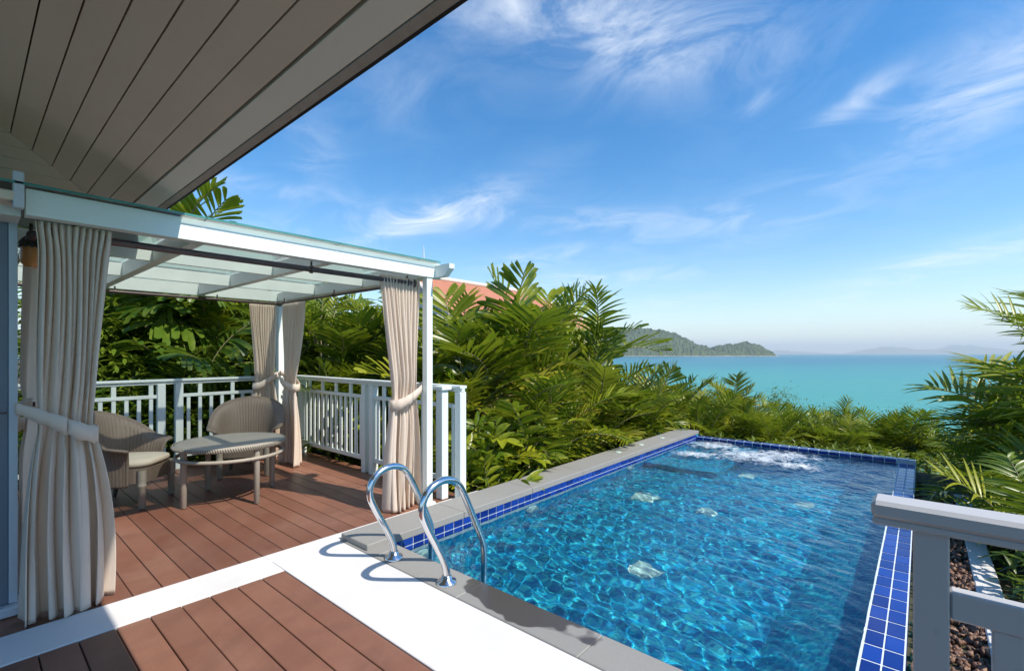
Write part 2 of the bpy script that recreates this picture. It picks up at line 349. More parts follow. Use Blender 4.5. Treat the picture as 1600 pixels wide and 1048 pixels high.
def island(name, d, prof, thick, nx, ny, seed, bump=16, cell=13.0):
    """a wooded island: prof = (photo x, photo y) of its skyline; depth THICK metres; trees as lumps in the surface"""
    root = struct(link(name, None)); px = [q[0] for q in prof]; sc = d/FPX
    V = []; Fc = []
    for i in range(nx):
        x = px[0]+(px[-1]-px[0])*i/(nx-1); py = float(np.interp(x, px, [q[1] for q in prof])); H = max(0, (552-py)*sc+EYE-SEA)
        for j in range(ny):
            w = j/(ny-1)*2-1; pp = (d+w*thick)*FWD+(x-800)*sc*RGT*(1)
            hgt = H*max(0, 1-abs(w)**1.7)
            lump = 0
            if hgt > 1:
                X, Y = pp[0]/cell, pp[1]/cell
                lump = (vnoise(X, Y, seed)**1.0*bump+vnoise(X*2.3, Y*2.3, seed+3)*bump*.5+vnoise(X/4, Y/4, seed+5)*bump*1.3-bump)*min(1, hgt/25)
            V.append((pp[0], pp[1], SEA+hgt*.97+lump-.6))
    Fc = [(i*ny+j, i*ny+j+1, (i+1)*ny+j+1, (i+1)*ny+j) for i in range(nx-1) for j in range(ny-1)]
    m = MB(); m.add(V, Fc, 0, False); o = m.build('forest', M['forest'], root); o['kind'] = 'stuff'
    b = MB()                                                     # band of bare rock along the waterline
    for sgn in (-1, 1):
        v = []
        for i in range(nx):
            x = px[0]+(px[-1]-px[0])*i/(nx-1); py = float(np.interp(x, px, [q[1] for q in prof])); H = max(0, (552-py)*sc+EYE-SEA)
            k = thick*(1.0 if H > 5 else .6); hh = (3+5*vnoise(i*.35, 7, seed))*min(1, H/20+.15)
            for dd, z in ((k+9, -1), (k+2, hh*.6), (k*.93, hh)):
                pp = (d+sgn*dd)*FWD+(x-800)*sc*RGT; v.append((pp[0], pp[1], SEA+z))
        f = [(i*3+j, i*3+j+1, (i+1)*3+j+1, (i+1)*3+j) for i in range(nx-1) for j in (0, 1)]; b.add(v, f)
    b.build('shore_rock', M['rock'], root)
    return root
D0 = 4200
isl = island('wooded_island', D0, [(700, 551), (760, 535), (830, 518), (900, 511), (940, 512.5), (960, 515.5), (985, 515), (1010, 514.5), (1030, 516.5), (1050, 522), (1070, 531), (1090, 541), (1102, 547), (1112, 556)], 420, 420, 46, 1, 24)
isl2 = island('wooded_islet', D0-150, [(1094, 556), (1102, 549), (1115, 543), (1130, 540.5), (1150, 538), (1166, 535.5), (1178, 538), (1190, 543), (1197, 548), (1201, 556)], 170, 200, 30, 2, 17)
m = MB(); s0 = (D0-640)
for i in range(24):
    x0, x1 = 1098+i*1.9, 1098+(i+1)*1.9
    q = []
    for x, dd in ((x0, -30), (x1, -30), (x1, 60), (x0, 60)):
        pp = (D0-330+dd)*FWD+(x-800)*(D0-330)/FPX*RGT; q.append((pp[0], pp[1], SEA+(.2 if dd < 0 else 7)))
    m.add(q, [(0, 1, 2, 3)])
struct(m.build('beach', M['sand']))
def far_hills(name, d, prof, seed):
    m = MB(); sc = d/FPX; n = 90; px = [q[0] for q in prof]; v = []
    for i in range(n):
        x = px[0]+(px[-1]-px[0])*i/(n-1); H = max(0, (552-float(np.interp(x, px, [q[1] for q in prof])))*sc+EYE-SEA); H *= .85+.3*vnoise(i*.5, 3, seed)
        for w in (-1, -.5, 0, .5, 1):
            pp = (d+w*1500)*FWD+(x-800)*sc*RGT; v.append((pp[0], pp[1], SEA-1+H*(1-abs(w))))
    f = [(i*5+j, i*5+j+1, (i+1)*5+j+1, (i+1)*5+j) for i in range(n-1) for j in range(4)]; m.add(v, f, 0, True)
    struct(m.build(name, M['forest']))
far_hills('distant_hills', 25000, [(1335, 551), (1350, 546), (1380, 542), (1410, 543), (1430, 546), (1455, 546), (1490, 540), (1515, 539), (1540, 543), (1580, 547), (1700, 551)], 4)
far_hills('distant_hills', 27000, [(1180, 551), (1215, 547), (1245, 549), (1290, 551)], 9)
# air between here and the islands
m = MB(); m.box(-45000, 45000, -45000, 45000, SEA-5, 620)
hz = NT('humid_air'); hz.t.nodes.remove(hz.b)
pv = hz.n('ShaderNodeVolumePrincipled', {'Color': (.86, .95, 1, 1), 'Density': 6.5e-5, 'Anisotropy': .0}); hz.t.links.new(pv.outputs[0], hz.o.inputs['Volume'])
haze = m.build('haze', hz.m); haze['kind'] = 'stuff'

# ------------------------------------------------------------------ pool
X0, X1, Y0, Y1, WL, PB = -2.98, -.235, 2.07, 8.36, -.10, -.52  # floor level kept shallow so the sun reaches the whole pool floor
pool = struct(link('swimming_pool', None))
m = MB(); m.box(X0-.2, X1+.178, Y0-.2, Y1+.12, PB-.15, PB); m.build('pool_floor', M['mosaic'], pool)
m = MB(); m.box(X0-.2, X0, Y0-.2, Y1+.12, PB, -.012); m.build('pool_wall', [M['mosaic']], pool)
m = MB(); m.box(X0, X1+.178, Y0-.2, Y0, PB, -.012); m.build('pool_wall', M['mosaic'], pool)
m = MB(); m.box(X0-.2, X1+.178, Y1, Y1+.11, PB, WL+.056); m.build('pool_wall', M['grout'], pool)
m = MB(); m.box(X1, X1+.17, Y0, Y1-.001, PB, WL-.022); m.build('pool_wall', M['mosaic'], pool)
m = MB(); m.box(X1-.0035, X1+.1755, Y0, Y1-.001, WL-.0215, WL-.002); m.build('grout_bed', M['grout'], pool)
# inner faces of the overflow walls in mosaic, 4 mm proud
m = MB(); m.box(X1-.004, X1, Y0, Y1-.004, PB, WL-.03); m.build('wall_lining', M['mosaic'], pool)
m = MB(); m.box(X0, X1-.004, Y1-.004, Y1, PB, WL-.06); m.build('wall_lining', M['mosaic'], pool)
m = MB(); m.box(X0, X0+.003, Y0, Y1-.004, WL-.10, -.012); m.build('grout_bed', M['grout'], pool)
# added floor slope, shaped so the sun reaches the floor beside the overflow edge
m = MB(); m.add([(X1-.46, Y0, PB+.0005), (X1-.46, Y1-.0045, PB+.0005), (X1-.0045, Y1-.0045, WL-.045), (X1-.0045, Y0, WL-.045)], [(0, 3, 2, 1)]); m.build('light_slope', M['mosaic'], pool)
# submerged spa bench in the far corner
m = MB(); m.box(X0, X0+1.0, 6.35, Y1-.004, PB, WL-.17, 0, .02); m.build('spa_bench', M['mosaic'], pool)
# cobalt tiles: waterline band, overflow edges
tm = {}
def tile(w, d, h):
    k = (round(w, 3), round(d, 3), round(h, 3))
    if k not in tm: m = MB(); m.box(-w/2, w/2, -d/2, d/2, 0, h, 0, min(.003, h*.45)); tm[k] = m.mesh('tile', M['tile'])
    return tm[k]
y = Y0+.004
while y < Y1-.05:
    for z0, z1 in ((-.066, -.013), (-.126, -.072)):
        o = link('tile', tile(.006, .099, z1-z0), pool, (X0+.006, y+.05, z0))
    y += .105
nrow = 38; pitch = (Y1-Y0)/nrow
for k in range(nrow): link('tile', tile(.007, pitch-.011, .10), pool, (X1+.1727, Y0+(k+.5)*pitch, WL-.123))
for k in range(nrow):
    for cx_, w in ((X1+.047, .076), (X1+.1305, .076)):
        link('tile', tile(w, pitch-.011, .012), pool, (cx_, Y0+(k+.5)*pitch, WL-.010+random.uniform(-.0006, .0006)))
for k in range(23):
    pw = .1295; xc = X0+(k+.5)*pw
    if xc+pw/2 > X1+.178: break
    link('tile', tile(pw-.012, .088, .012), pool, (xc, Y1+.055, WL+.050))
    if xc+pw/2 < X1+.01: link('tile', tile(pw-.012, .008, .044), pool, (xc, Y1-.001, WL+.004))
    if xc+pw/2 < X1+.01: link('tile', tile(pw-.012, .008, .052), pool, (xc, Y1-.001, WL-.056))
# fittings under water
t = NT('pale_fitting'); n = t.noise(t.pos(), 20, 3, .5); t.set(Base_Color=t.mix(n, (.40, .56, .52), (.55, .68, .62)), Roughness=.4); M['fitting'] = t.m
for x, y, w in ((-2.37, 5.04, .26), (-1.67, 5.03, .18), (-1.62, 3.45, .22), (-1.73, 6.72, .2), (-.95, 5.9, .16)):
    m = MB(); m.box(-w/2, w/2, -w/2, w/2, 0, .012, 0, .004); m.box(-w*.36, w*.36, -w*.36, w*.36, .0122, .02, 0, .004); m.build('drain_cover', M['fitting'], pool, (x, y, PB+.001), random.uniform(-.1, .1))
for y in (2.36, 3.75, 5.9):
    m = MB(); m.lathe([(.0, .03), (.06, .03), (.085, .018), (.09, 0)], n=20); o = m.build('underwater_lamp', M['fitting'], pool, (X0+.001, y, -.30)); o.rotation_euler = (0, rad(90), 0)
# water surface
t = NT('pool_water'); p = t.pos()
r1 = t.noise(t.pos((9, 13, 1)), 1, 3, .55); r2 = t.noise(t.pos((30, 38, 1)), 1, 2, .5)
nb = t.bump(t.math('ADD', r1, t.math('MULTIPLY', r2, .25)), .35, .02)
rf = t.n('ShaderNodeBsdfRefraction', {'Color': (.86, .985, 1, 1), 'IOR': 1.333, 'Roughness': 0.0}); gl = t.n('ShaderNodeBsdfGlossy', {'Color': (1, 1, 1, 1), 'Roughness': .02, 'Normal': nb})
fr = t.n('ShaderNodeFresnel', {'IOR': 1.333, 'Normal': nb}); mx_ = t.n('ShaderNodeMixShader', {0: fr.outputs[0], 1: rf.outputs[0], 2: gl.outputs[0]})
t.t.links.new(mx_.outputs[0], t.o.inputs[0]); M['water'] = t.m
JETS = [(-2.55, 8.0, .38), (-1.85, 7.55, .62), (-1.45, 7.85, .45), (-2.55, 7.1, .28), (-1.25, 7.25, .3)]
_r = random.Random(11); WV = []
for n_, k0, k1, a in ((6, 14, 26, .0010), (10, 36, 66, .00050), (11, 66, 115, .00026)):
    for _ in range(n_):
        k_ = _r.uniform(k0, k1); th_ = _r.gauss(1.15, .75); WV.append((k_*math.cos(th_), k_*math.sin(th_), a*_r.uniform(.7, 1.2)*(38/k_ if n_ == 8 else 1), _r.uniform(0, 6.28)))
def wave(x, y):
    wx, wy = x+.12*vnoise(x*1.7, y*1.3, 8), y+.16*vnoise(x*1.1, y*1.9, 9)
    z = .0016*math.sin(5.1*wx+9.3*wy)+.0012*math.sin(-7.7*wx+12.2*wy)+.005*(vnoise(x*2.6, y*3.4, 1)-.5)
    for kx, ky, a, p in WV: z += a*math.sin(kx*wx+ky*wy+p)
    for jx, jy, r in JETS:
        q = ((x-jx)**2+(y-jy)**2)/(r*r)
        if q < 6: z += math.exp(-q)*(.018*(vnoise(x*14, y*14, 2)-.4)+.016*(vnoise(x*31, y*31, 4)-.5))
    e = min(x-X0, X1-x, y-Y0, Y1-y, .12)/.12
    return WL + z*(.25+.75*max(0, e))
me = grid_mesh('water', list(np.linspace(X0+.0125, X1-.0005, 200)), list(np.linspace(Y0+.002, Y1-.0055, 440)), wave, M['water'])
pw_ = struct(link('pool_water', me)); pw_.cycles.is_caustics_caster = True      # the ripples focus the sun on the pool floor
for o in pool.children: o.cycles.is_caustics_receiver = True
# foam of the spa jets
t = NT('foam'); p = t.pos(); o = t.coord('Object'); n1 = t.noise(t.pos((9, 7, 9)), 1, 6, .7, .6); n2 = t.noise(p, 45, 3, .6)
rr = t.math('SUBTRACT', 1.0, t.n('ShaderNodeVectorMath', {0: o}, operation='LENGTH').outputs['Value'])
a = t.math('MULTIPLY', t.math('SUBTRACT', t.math('ADD', t.math('MULTIPLY', t.math('ADD', n1, t.math('MULTIPLY', n2, .35)), 1.0), t.math('MULTIPLY', rr, .42)), .80), 3.2, clamp=True)
a = t.math('MULTIPLY', a, t.math('MULTIPLY', rr, 3.5, clamp=True))
t.set(Base_Color=(.80, .86, .90, 1), Roughness=.35, Alpha=t.math('MULTIPLY', a, .8)); M['foam'] = t.m
for jx, jy, r in JETS:
    ny = nx = 40; v = []; R = r*1.25; ex = 1.25
    for j in range(ny):
        for i in range(nx):
            x, y = (i/(nx-1)*2-1), (j/(ny-1)*2-1); wx, wy = jx+x*R*ex, jy+y*R
            wx_ = min(max(wx, X0+.02), X1-.02); wy_ = min(max(wy, Y0+.02), Y1-.01)
            v.append(((wx_-jx)/R/ex, (wy_-jy)/R, wave(wx_, wy_)+.004+.006*vnoise(wx*20, wy*20, 6)))
    f = [(j*nx+i, j*nx+i+1, (j+1)*nx+i+1, (j+1)*nx+i) for j in range(ny-1) for i in range(nx-1)]
    m = MB(); m.add(v, f, 0, True); o = m.build('foam', M['foam'], None, (jx, jy, 0)); o.scale = (R*ex, R, 1); o['kind'] = 'stuff'

# copings
cp = struct(link('pool_coping', None))
m = MB(); L = 6.6/7
for k in range(7):
    m = MB(); m.box(-3.32, X0+.012, 1.872+k*L+.0015, 1.872+(k+1)*L-.0015, -.012, .045, 0, .004); m.build('coping_stone', M['stone'], cp)
xe = [-3.30, -2.86, -2.02, -1.2, -.38, .0]
for a_, b_ in zip(xe[:-1], xe[1:]):
    m = MB(); m.box(a_+.0015, b_-.0015, 1.853, Y0+.012, -.05, .004, 0, .004); q = m.build('coping_stone', M['stone'], cp)
    if a_ == -3.30: pass
for y in (5.9, 6.6, 7.35):
    m = MB(); m.lathe([(0, .006), (.035, .006), (.042, .003), (.043, 0)], n=20); m.build('coping_lamp', M['fitting'], cp, (-3.16, y, .0455))

# ------------------------------------------------------------------ decks and white borders
def mat_white_floor():
    t = NT('white_floor_paint'); p = t.pos(); n = t.noise(p, 1.7, 6, .65); n2 = t.noise(p, 160, 2, .5)
    c = t.mix(t.math('MULTIPLY', t.ramp(n, [(.45, g3(0)), (.75, g3(1))]), .45), (.67, .655, .64), (.54, .50, .46)); t.set(Base_Color=c, Roughness=.6, Normal=t.bump(n2, .12, .002)); return t.m
M['whitefloor'] = mat_white_floor()
bd = struct(link('white_border', None))
m = MB(); m.box(-3.445, -3.125, -2.5, 1.366, -.12, 0, 0, .003); m.build('border_strip', M['whitefloor'], bd)
m = MB(); m.box(-3.445, -3.322, 1.366, 3.45, -.12, 0, 0, .003); m.build('border_strip', M['whitefloor'], bd)
m = MB(); m.box(-3.32, 2.6, 1.368, 1.851, -.12, 0, 0, .003); m.build('border_strip', M['whitefloor'], bd)
def deck(name, x0, x1, y0, y1, w, split=None):
    d = struct(link(name, None)); n = int(round((y1-y0)/w)); w = (y1-y0)/n
    for k in range(n):
        gap = .003 if k % 2 else .0018
        a, b = y0+k*w+gap, y0+(k+1)*w-gap
        cuts = [x0, x1] if not split else sorted([x0, x1]+[split(k)])
        for c0, c1 in zip(cuts[:-1], cuts[1:]):
            m = MB(); m.box(c0+.002, c1-.002, a, b, -.03, -.004+random.uniform(-.0012, .0008), 0, .003); m.build('plank', M['deck'], d)
    m = MB(); m.box(x0, x1, y0, y1, -.3, -.06); m.build('joist_bed', M['black_gap'], d)
deck('pavilion_deck', -6.98, -3.447, -.35, 3.22, .142)
deck('terrace_deck', -3.123, 2.6, -2.46, 1.366, .142, lambda k: -.6+(k*7 % 5)*.5)
# deck edge trim beneath the right rail
m = MB(); m.box(-6.98, -3.447, 3.222, 3.25, -.32, -.01); struct(m.build('deck_edge', M['deck']))

# ------------------------------------------------------------------ pergola
PG = empty('pergola', 'pale mint painted pergola with glass roof over the brown deck', 'pergola', (-5, 1.5, 0))
def pp(m, name, mats): o = m.build(name, mats, PG); o.matrix_parent_inverse = Matrix.Translation((5, -1.5, 0)); return o
FX, BX, RY, LY = -3.42, -6.63, 2.86, .20
ZB, ZT = 2.10, 2.232
def post(x0, x1, y0, y1):
    m = MB(); m.box(x0, x1, y0, y1, 0.0, ZB, 0, .004); o = pp(m, 'post', M['beam'])
    m = MB(); m.box(x0-.02, x1+.02, y0-.02, y1+.02, 0.0, .03, 0, .004); pp(m, 'post_base', M['beam'])
post(FX-.078, FX-.010, 2.785, 2.853); post(BX-.05, BX+.05, 2.80, 2.90); post(BX-.05, BX+.05, .1, .2)
m = MB()                                                       # front beam with a bevelled tail
y0, y1 = LY+.012, 2.86
def tail_beam(m, xa, xb, ya, yb, ext):                          # along Y, tail at yb+ext cut to a slant
    prof = [(ya, ZB), (yb+ext*.55, ZB), (yb+ext, ZB+.075), (yb+ext, ZT-.012), (yb+ext-.03, ZT), (ya, ZT)]
    v = [(xa, y, z) for y, z in prof]+[(xb, y, z) for y, z in prof]; n = len(prof)
    m.add(v, [tuple(range(n))[::-1], tuple(range(n, 2*n))]+[(i, (i+1) % n, n+(i+1) % n, n+i) for i in range(n)])
tail_beam(m, FX-.085, FX, y0, y1, .20); pp(m, 'front_beam', M['beam'])
m = MB(); tail_beam(m, BX-.04, BX+.04, LY-.1, 2.86, .2); pp(m, 'back_beam', M['beam'])
def tail_beam_x(m, ya, yb, xa, xb, ext):
    prof = [(xa, ZB+.003), (xb+ext*.55, ZB+.003), (xb+ext, ZB+.07), (xb+ext, ZT-.02), (xa, ZT-.02)]
    v = [(x, ya, z) for x, z in prof]+[(x, yb, z) for x, z in prof]; n = len(prof)
    m.add(v, [tuple(range(n)), tuple(range(n, 2*n))[::-1]]+[(i, n+i, n+(i+1) % n, (i+1) % n) for i in range(n)])
m = MB(); m.box(BX+.041, FX-.086, 2.79, 2.87, ZB+.003, ZT-.02); pp(m, 'end_beam', M['beam'])
m = MB(); tail_beam_x(m, 2.87, 2.93, FX-.3, FX+.02, .18); pp(m, 'beam_tail', M['beam'])
m = MB(); m.box(BX+.041, FX-.086, .12, .2, ZB+.003, ZT-.02); pp(m, 'end_beam', M['beam'])
for Y in (1.0, 1.9):
    m = MB(); m.box(BX+.041, FX-.086, Y-.035, Y+.035, ZB+.01, ZT-.004); pp(m, 'rafter', M['beam'])
for X in (-4.52, -5.58):
    for a_, b_ in ((.2, .965), (1.035, 1.865), (1.935, 2.79)):
        m = MB(); m.box(X-.02, X+.02, a_, b_, ZB+.014, ZT-.004); pp(m, 'purlin', M['beam'])
# glass panes on thin packers
for a_, b_ in ((LY-.12, .998), (1.002, 1.898), (1.902, 2.90)):
    for c_, d_ in ((BX-.10, -5.582), (-5.578, -4.522), (-4.518, FX+.045)):
        m = MB(); m.box(c_, d_, a_, b_, ZT+.006, ZT+.018, 0)
        for f_ in range(6): m.m[f_] = 0 if f_ in (0, 1) else 1
        pp(m, 'glass_pane', [M['roofglass'], M['edgeglass']])
for X in (FX-.04, BX):
    for Y in (.3, 1.0, 1.9, 2.7): m = MB(); m.box(X-.012, X+.012, Y-.02, Y+.02, ZT, ZT+.0055); pp(m, 'packer', M['black_gap'])
# curtain rods with finials and brackets
def rod(p0, p1, r, brackets, drop):
    p0, p1 = Vector(p0), Vector(p1); d = (p1-p0).normalized()
    m = MB(); m.tube([p0, p1], r, 12); o = pp(m, 'curtain_rod', M['bronze'])
    for e, s_ in ((p0, -1), (p1, 1)):
        m = MB(); m.tube([e, e+d*s_*.012, e+d*s_*.03, e+d*s_*.045], [r*.9, r*1.7, r*1.8, r*.8], 12); q = m.build('finial', M['bronze'], o)
        q.matrix_parent_inverse = Matrix.Identity(4)
    for k in brackets:
        q = p0.lerp(p1, k); m = MB(); m.tube([q-d*.008, q+d*.008], r*1.5, 12); m.tube([q, q+Vector(drop)], .008, 8); m.build('bracket', M['bronze'], o)
    return o
rod((-3.55, .34, 2.045), (-3.55, 2.70, 2.045), .021, (.03, .60, .98), (0, 0, .06))
rod((-6.54, .34, 2.06), (-6.54, 2.78, 2.06), .017, (.3, .7), (0, 0, .06))
rod((-6.45, 2.755, 2.06), (-3.62, 2.755, 2.06), .017, (.05, .5, .97), (0, 0, .06))
rod((-6.45, .26, 2.06), (-3.78, .26, 2.06), .015, (.05, .97), (0, 0, .06))

# ------------------------------------------------------------------ curtains
def curtain(loc, rz, W_top, W_tie, W_bot, z_top, z_tie, npleat, amp, label, seed, side=0.0, hook=1, sway=0.0):
    """hangs in local x (width) and z; folds in local y; tied back at z_tie"""
    rn = random.Random(seed); ph = [rn.uniform(-.9, .9) for _ in range(npleat*4+8)]; am = [rn.uniform(.55, 1.3) for _ in range(npleat*4+8)]
    nu, nv = npleat*16, 64; V = []
    def interp(z, a, b, c):
        if z > z_tie: t = (z-z_tie)/(z_top-z_tie); t2 = t**.75 if t > 0 else 0; return b+(a-b)*(t2*t2*(3-2*t2)*.6+t*.4)
        t = 1-z/z_tie; s_ = 1-(1-t)**2.2; return b+(c-b)*s_
    for j in range(nv+1):
        z = z_top*j/nv; w = interp(z, W_top, W_tie, W_bot); cxx = interp(z, 0, side, side*.55+sway)
        tt = abs(z-z_tie); pin = math.exp(-(tt/.13)**2)
        up = max(0, (z-z_tie)/(z_top-z_tie)); lo = max(0, 1-z/z_tie)
        A = amp*(1-.45*pin+.7*lo-.35*up**3); gather = math.exp(-((z_top-z)/.10)**2)
        for i in range(nu+1):
            q = i/nu; k = q*npleat; ki = int(min(k, npleat-1e-6)); fr_ = k-ki
            aa = am[ki]*(1-fr_)+am[ki+1]*fr_
            warp = ph[ki]*(1-fr_)+ph[ki+1]*fr_
            lowf = math.sin(2*math.pi*(k*.5)+warp*2+z*1.1)
            fold = math.sin(2*math.pi*k+warp*1.2*(1-gather)+.5*math.sin(z*2.2+ki))
            hi_ = .22+.78*max(0, min(1, (z-z_tie)/(z_top-z_tie)))**.8
            y = A*aa*fold*hi_+A*1.5*lowf*(1-hi_)*aa
            x = cxx+(q-.5)*w+A*.35*math.cos(2*math.pi*k+warp)*aa*(.5+.5*lo)
            x += .012*math.sin(z*3.1+q*5+seed)*(1-gather)
            y += .05*math.sin(q*math.pi)*pin*.6
            if lo > 0: y += .03*math.sin(q*7+seed)*lo
            zz_ = z + (.012*math.sin(2*math.pi*k*.5+warp*3) if j == 0 else 0)
            V.append((x, y, max(zz_, .006)))
    F_ = [(j*(nu+1)+i, j*(nu+1)+i+1, (j+1)*(nu+1)+i+1, (j+1)*(nu+1)+i) for j in range(nv) for i in range(nu)]
    m = MB(); m.add(V, F_, 0, True); c = m.build('curtain', M['cloth'], None, loc, rz)
    tag(c, label, 'curtain', 'curtains of the pavilion')
    sm = c.modifiers.new('thickness', 'SOLIDIFY'); sm.thickness = .003
    # tieback: a cloth band round the gathered waist rising to the hook
    m = MB(); n = 40; v = []
    hx = (W_tie*.5+.09)*hook+side
    for i in range(n+1):
        a_ = -math.pi*.5*1.0+2*math.pi*i/n
        x = side+math.cos(a_)*(W_tie*.5+.03); y = math.sin(a_)*(amp*1.55+.045)
        t_ = (math.cos(a_)*hook+1)/2
        zc = z_tie-.05+.17*t_**1.4; hw = .046*(1-.4*t_**3)
        x += hook*.06*t_**4; y *= 1-.5*t_**5
        wr = .006*math.sin(i*1.7+seed)+.004*math.sin(i*3.1)
        v += [(x, y*(1+wr*3), zc-hw+wr), (x+wr*.6, y*(1.05-wr*4), zc+wr*.4), (x, y*(1-wr*3), zc+hw-wr*.5)]
    f = [(i*3+j, (i+1)*3+j, (i+1)*3+j+1, i*3+j+1) for i in range(n) for j in (0, 1)]; m.add(v, f, 0, True)
    tb = m.build('tieback', M['cloth'], c); s2 = tb.modifiers.new('thickness', 'SOLIDIFY'); s2.thickness = .004; s2.offset = 1
    m = MB(); m.tube([(hx+hook*.03, 0, z_tie+.1), (hx+hook*.055, 0, z_tie+.10), (hx+hook*.06, 0, z_tie+.125)], .006, 8); m.build('hook', M['bronze'], tb)
    return c
curtain((-3.508, .405, 0), rad(90), .31, .20, .38, 2.092, 1.0, 11, .030, 'large cream curtain tied back beside the slate blue wall, nearest the chair', 1, side=-.035, hook=-1, sway=-.01)
curtain((-3.545, 2.575, 0), rad(90), .42, .25, .36, 2.085, .99, 12, .027, 'cream curtain tied to the post beside the pool ladder', 2, side=.06, hook=1)
curtain((-6.53, 2.575, 0), rad(90), .33, .24, .40, 2.04, 1.02, 11, .022, 'shaded cream curtain on the rear rod, behind the round-backed chair', 3, side=.03, hook=1)
curtain((-6.00, 2.74, 0), 0, .62, .36, .50, 2.04, 1.02, 12, .026, 'sunlit cream curtain on the side rod, meeting the picket railing', 4, side=-.12, hook=-1)
curtain((-4.15, .27, 0), 0, .50, .36, .55, 2.04, 1.0, 9, .030, 'shadowed cream curtain partly hidden behind the slate blue wall edge', 5, side=.0, hook=1)

# ------------------------------------------------------------------ railings
def railing(name, label, axis, fixed, a0, a1, posts, skip=(), zt=1.09, flip=1):
    """axis 'x' or 'y'; cap, mid rail, bottom rail, posts, pickets every .125 m, short studs above the mid rail"""
    root = empty(name, label, 'railing', (0, 0, 0), 0, 'white picket railings of the pavilion')
    def bx(nm, s0, s1, half, z0, z1, c=.003):
        m = MB()
        if axis == 'x': m.box(s0, s1, fixed-half, fixed+half, z0, z1, 0, c)
        else: m.box(fixed-half, fixed+half, s0, s1, z0, z1, 0, c)
        return m.build(nm, M['rail'], root)
    bx('cap_rail', a0, a1, .045, zt-.03, zt, .005); bx('sub_rail', a0+.003, a1-.003, .022, zt-.062, zt-.0302)
    stops = sorted(posts); edges = [a0]+stops+[a1]
    for s_ in stops: bx('post', s_-.04, s_+.04, .04, -.03, zt-.0625, .004)
    segs = []; e = a0
    for s_ in stops:
        if s_-.04-e > .1: segs.append((e, s_-.04))
        e = s_+.04
    if a1-e > .1: segs.append((e, a1))
    for s0, s1 in segs:
        bx('mid_rail', s0+.001, s1-.001, .02, .865, .905); bx('bottom_rail', s0+.001, s1-.001, .02, .13, .175)
        n = max(1, int(round((s1-s0)/.118))); w = (s1-s0)/n
        for k in range(n):
            q = s0+(k+.5)*w; bx('picket', q-.019, q+.019, .0125, .1752, .8648, .002)
            if k % 3 == 1: bx('stud', q-.022, q+.022, .014, .9052, zt-.0622, .002)
    return root
railing('railing', 'pale picket railing along the shaded rear edge of the pavilion', 'y', -6.90, .15, 2.98, [.22, 1.56, 1.74, 2.94])
r2 = railing('railing', 'sunlit pale picket railing between side curtain and pool ladder', 'x', 3.15, -6.80, -3.33, [-6.62, -5.02, -4.86, -3.375])
m = MB(); m.box(-3.56, -3.47, 3.0, 3.0+.08, 0, 1.045, 0, .004); m.build('post', M['rail'], r2)
m = MB(); m.box(-3.585, -3.445, 2.98, 3.104, 1.046, 1.086, 0, .006); m.build('cap_rail', M['rail'], r2)

# foreground railing at the edge of the terrace
fr_ = empty('railing', 'painted railing in shadow with a bright white cap beside the infinity edge', 'railing', (0, 1.33, 0))
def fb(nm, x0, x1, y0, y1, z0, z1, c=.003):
    m = MB(); m.box(x0, x1, y0-1.33, y1-1.33, z0, z1, 0, c); return m.build(nm, M['shadedpaint'], fr_)
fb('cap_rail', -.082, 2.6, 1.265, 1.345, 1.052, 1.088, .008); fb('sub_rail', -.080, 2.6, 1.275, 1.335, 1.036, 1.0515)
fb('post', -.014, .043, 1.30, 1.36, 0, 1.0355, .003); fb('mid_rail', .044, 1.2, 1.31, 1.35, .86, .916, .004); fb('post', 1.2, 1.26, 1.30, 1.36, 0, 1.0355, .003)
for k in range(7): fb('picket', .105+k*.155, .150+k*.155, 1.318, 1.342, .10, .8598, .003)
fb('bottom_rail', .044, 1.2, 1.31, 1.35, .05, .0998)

# ------------------------------------------------------------------ villa: wall edge, lamp, eave
vw = empty('villa_wall', 'slate blue wall end with white corner trim beside the large curtain', 'wall', (-3.72, .1, 0))
def vb(nm, x0, x1, y0, y1, z0, z1, mt, c=.003):
    m = MB(); m.box(x0+3.72, x1+3.72, y0-.1, y1-.1, z0, z1, 0, c); return m.build(nm, M[mt], vw)
vb('wall_panel', -3.80, -3.722, -2.4, .165, .055, 2.19, 'panel'); vb('corner_trim', -3.81, -3.715, .166, .20, .055, 2.14, 'trim')
vb('base_plinth', -3.85, -3.665, -2.4, .235, .0, .05, 'trim', .006); vb('top_rail', -3.82, -3.70, -2.4, .14, 2.10, 2.15, 'soffit')
vb('bracket', -3.435, -3.375, .165, .205, 2.12, 2.30, 'trim', .006); vb('bracket', -3.435, -3.375, .075, .115, 2.10, 2.30, 'trim', .006); vb('bracket', -3.71, -3.377, .10, .18, 2.151, 2.20, 'soffit', .006)
lm = empty('wall_lantern', 'amber glass lantern with black pierced cap hanging behind the large curtain', 'lantern', (-4.0, .30, 1.86))
t = NT('amber_glass'); n = t.noise(t.pos(), 20, 3, .5); t.set(Base_Color=t.mix(n, (.55, .20, .05), (.75, .34, .10)), Roughness=.3); M['amber'] = t.m
t = NT('black_iron'); n = t.noise(t.pos(), 40, 3, .5); t.set(Base_Color=t.mix(n, (.01, .01, .01), (.04, .035, .03)), Roughness=.5); M['iron'] = t.m
lm.location = (-3.93, .265, 2.02); lm.scale = (.8, .8, .8)
m = MB(); m.lathe([(.0, -.15), (.03, -.148), (.055, -.12), (.062, -.06), (.055, .0)], n=20); m.build('shade', M['amber'], lm)
m = MB(); m.lathe([(.065, -.005), (.07, .01), (.06, .04), (.035, .07), (.012, .085), (.010, .17), (0, .17)], n=20); cp_ = m.build('cap', M['iron'], lm)
m = MB()
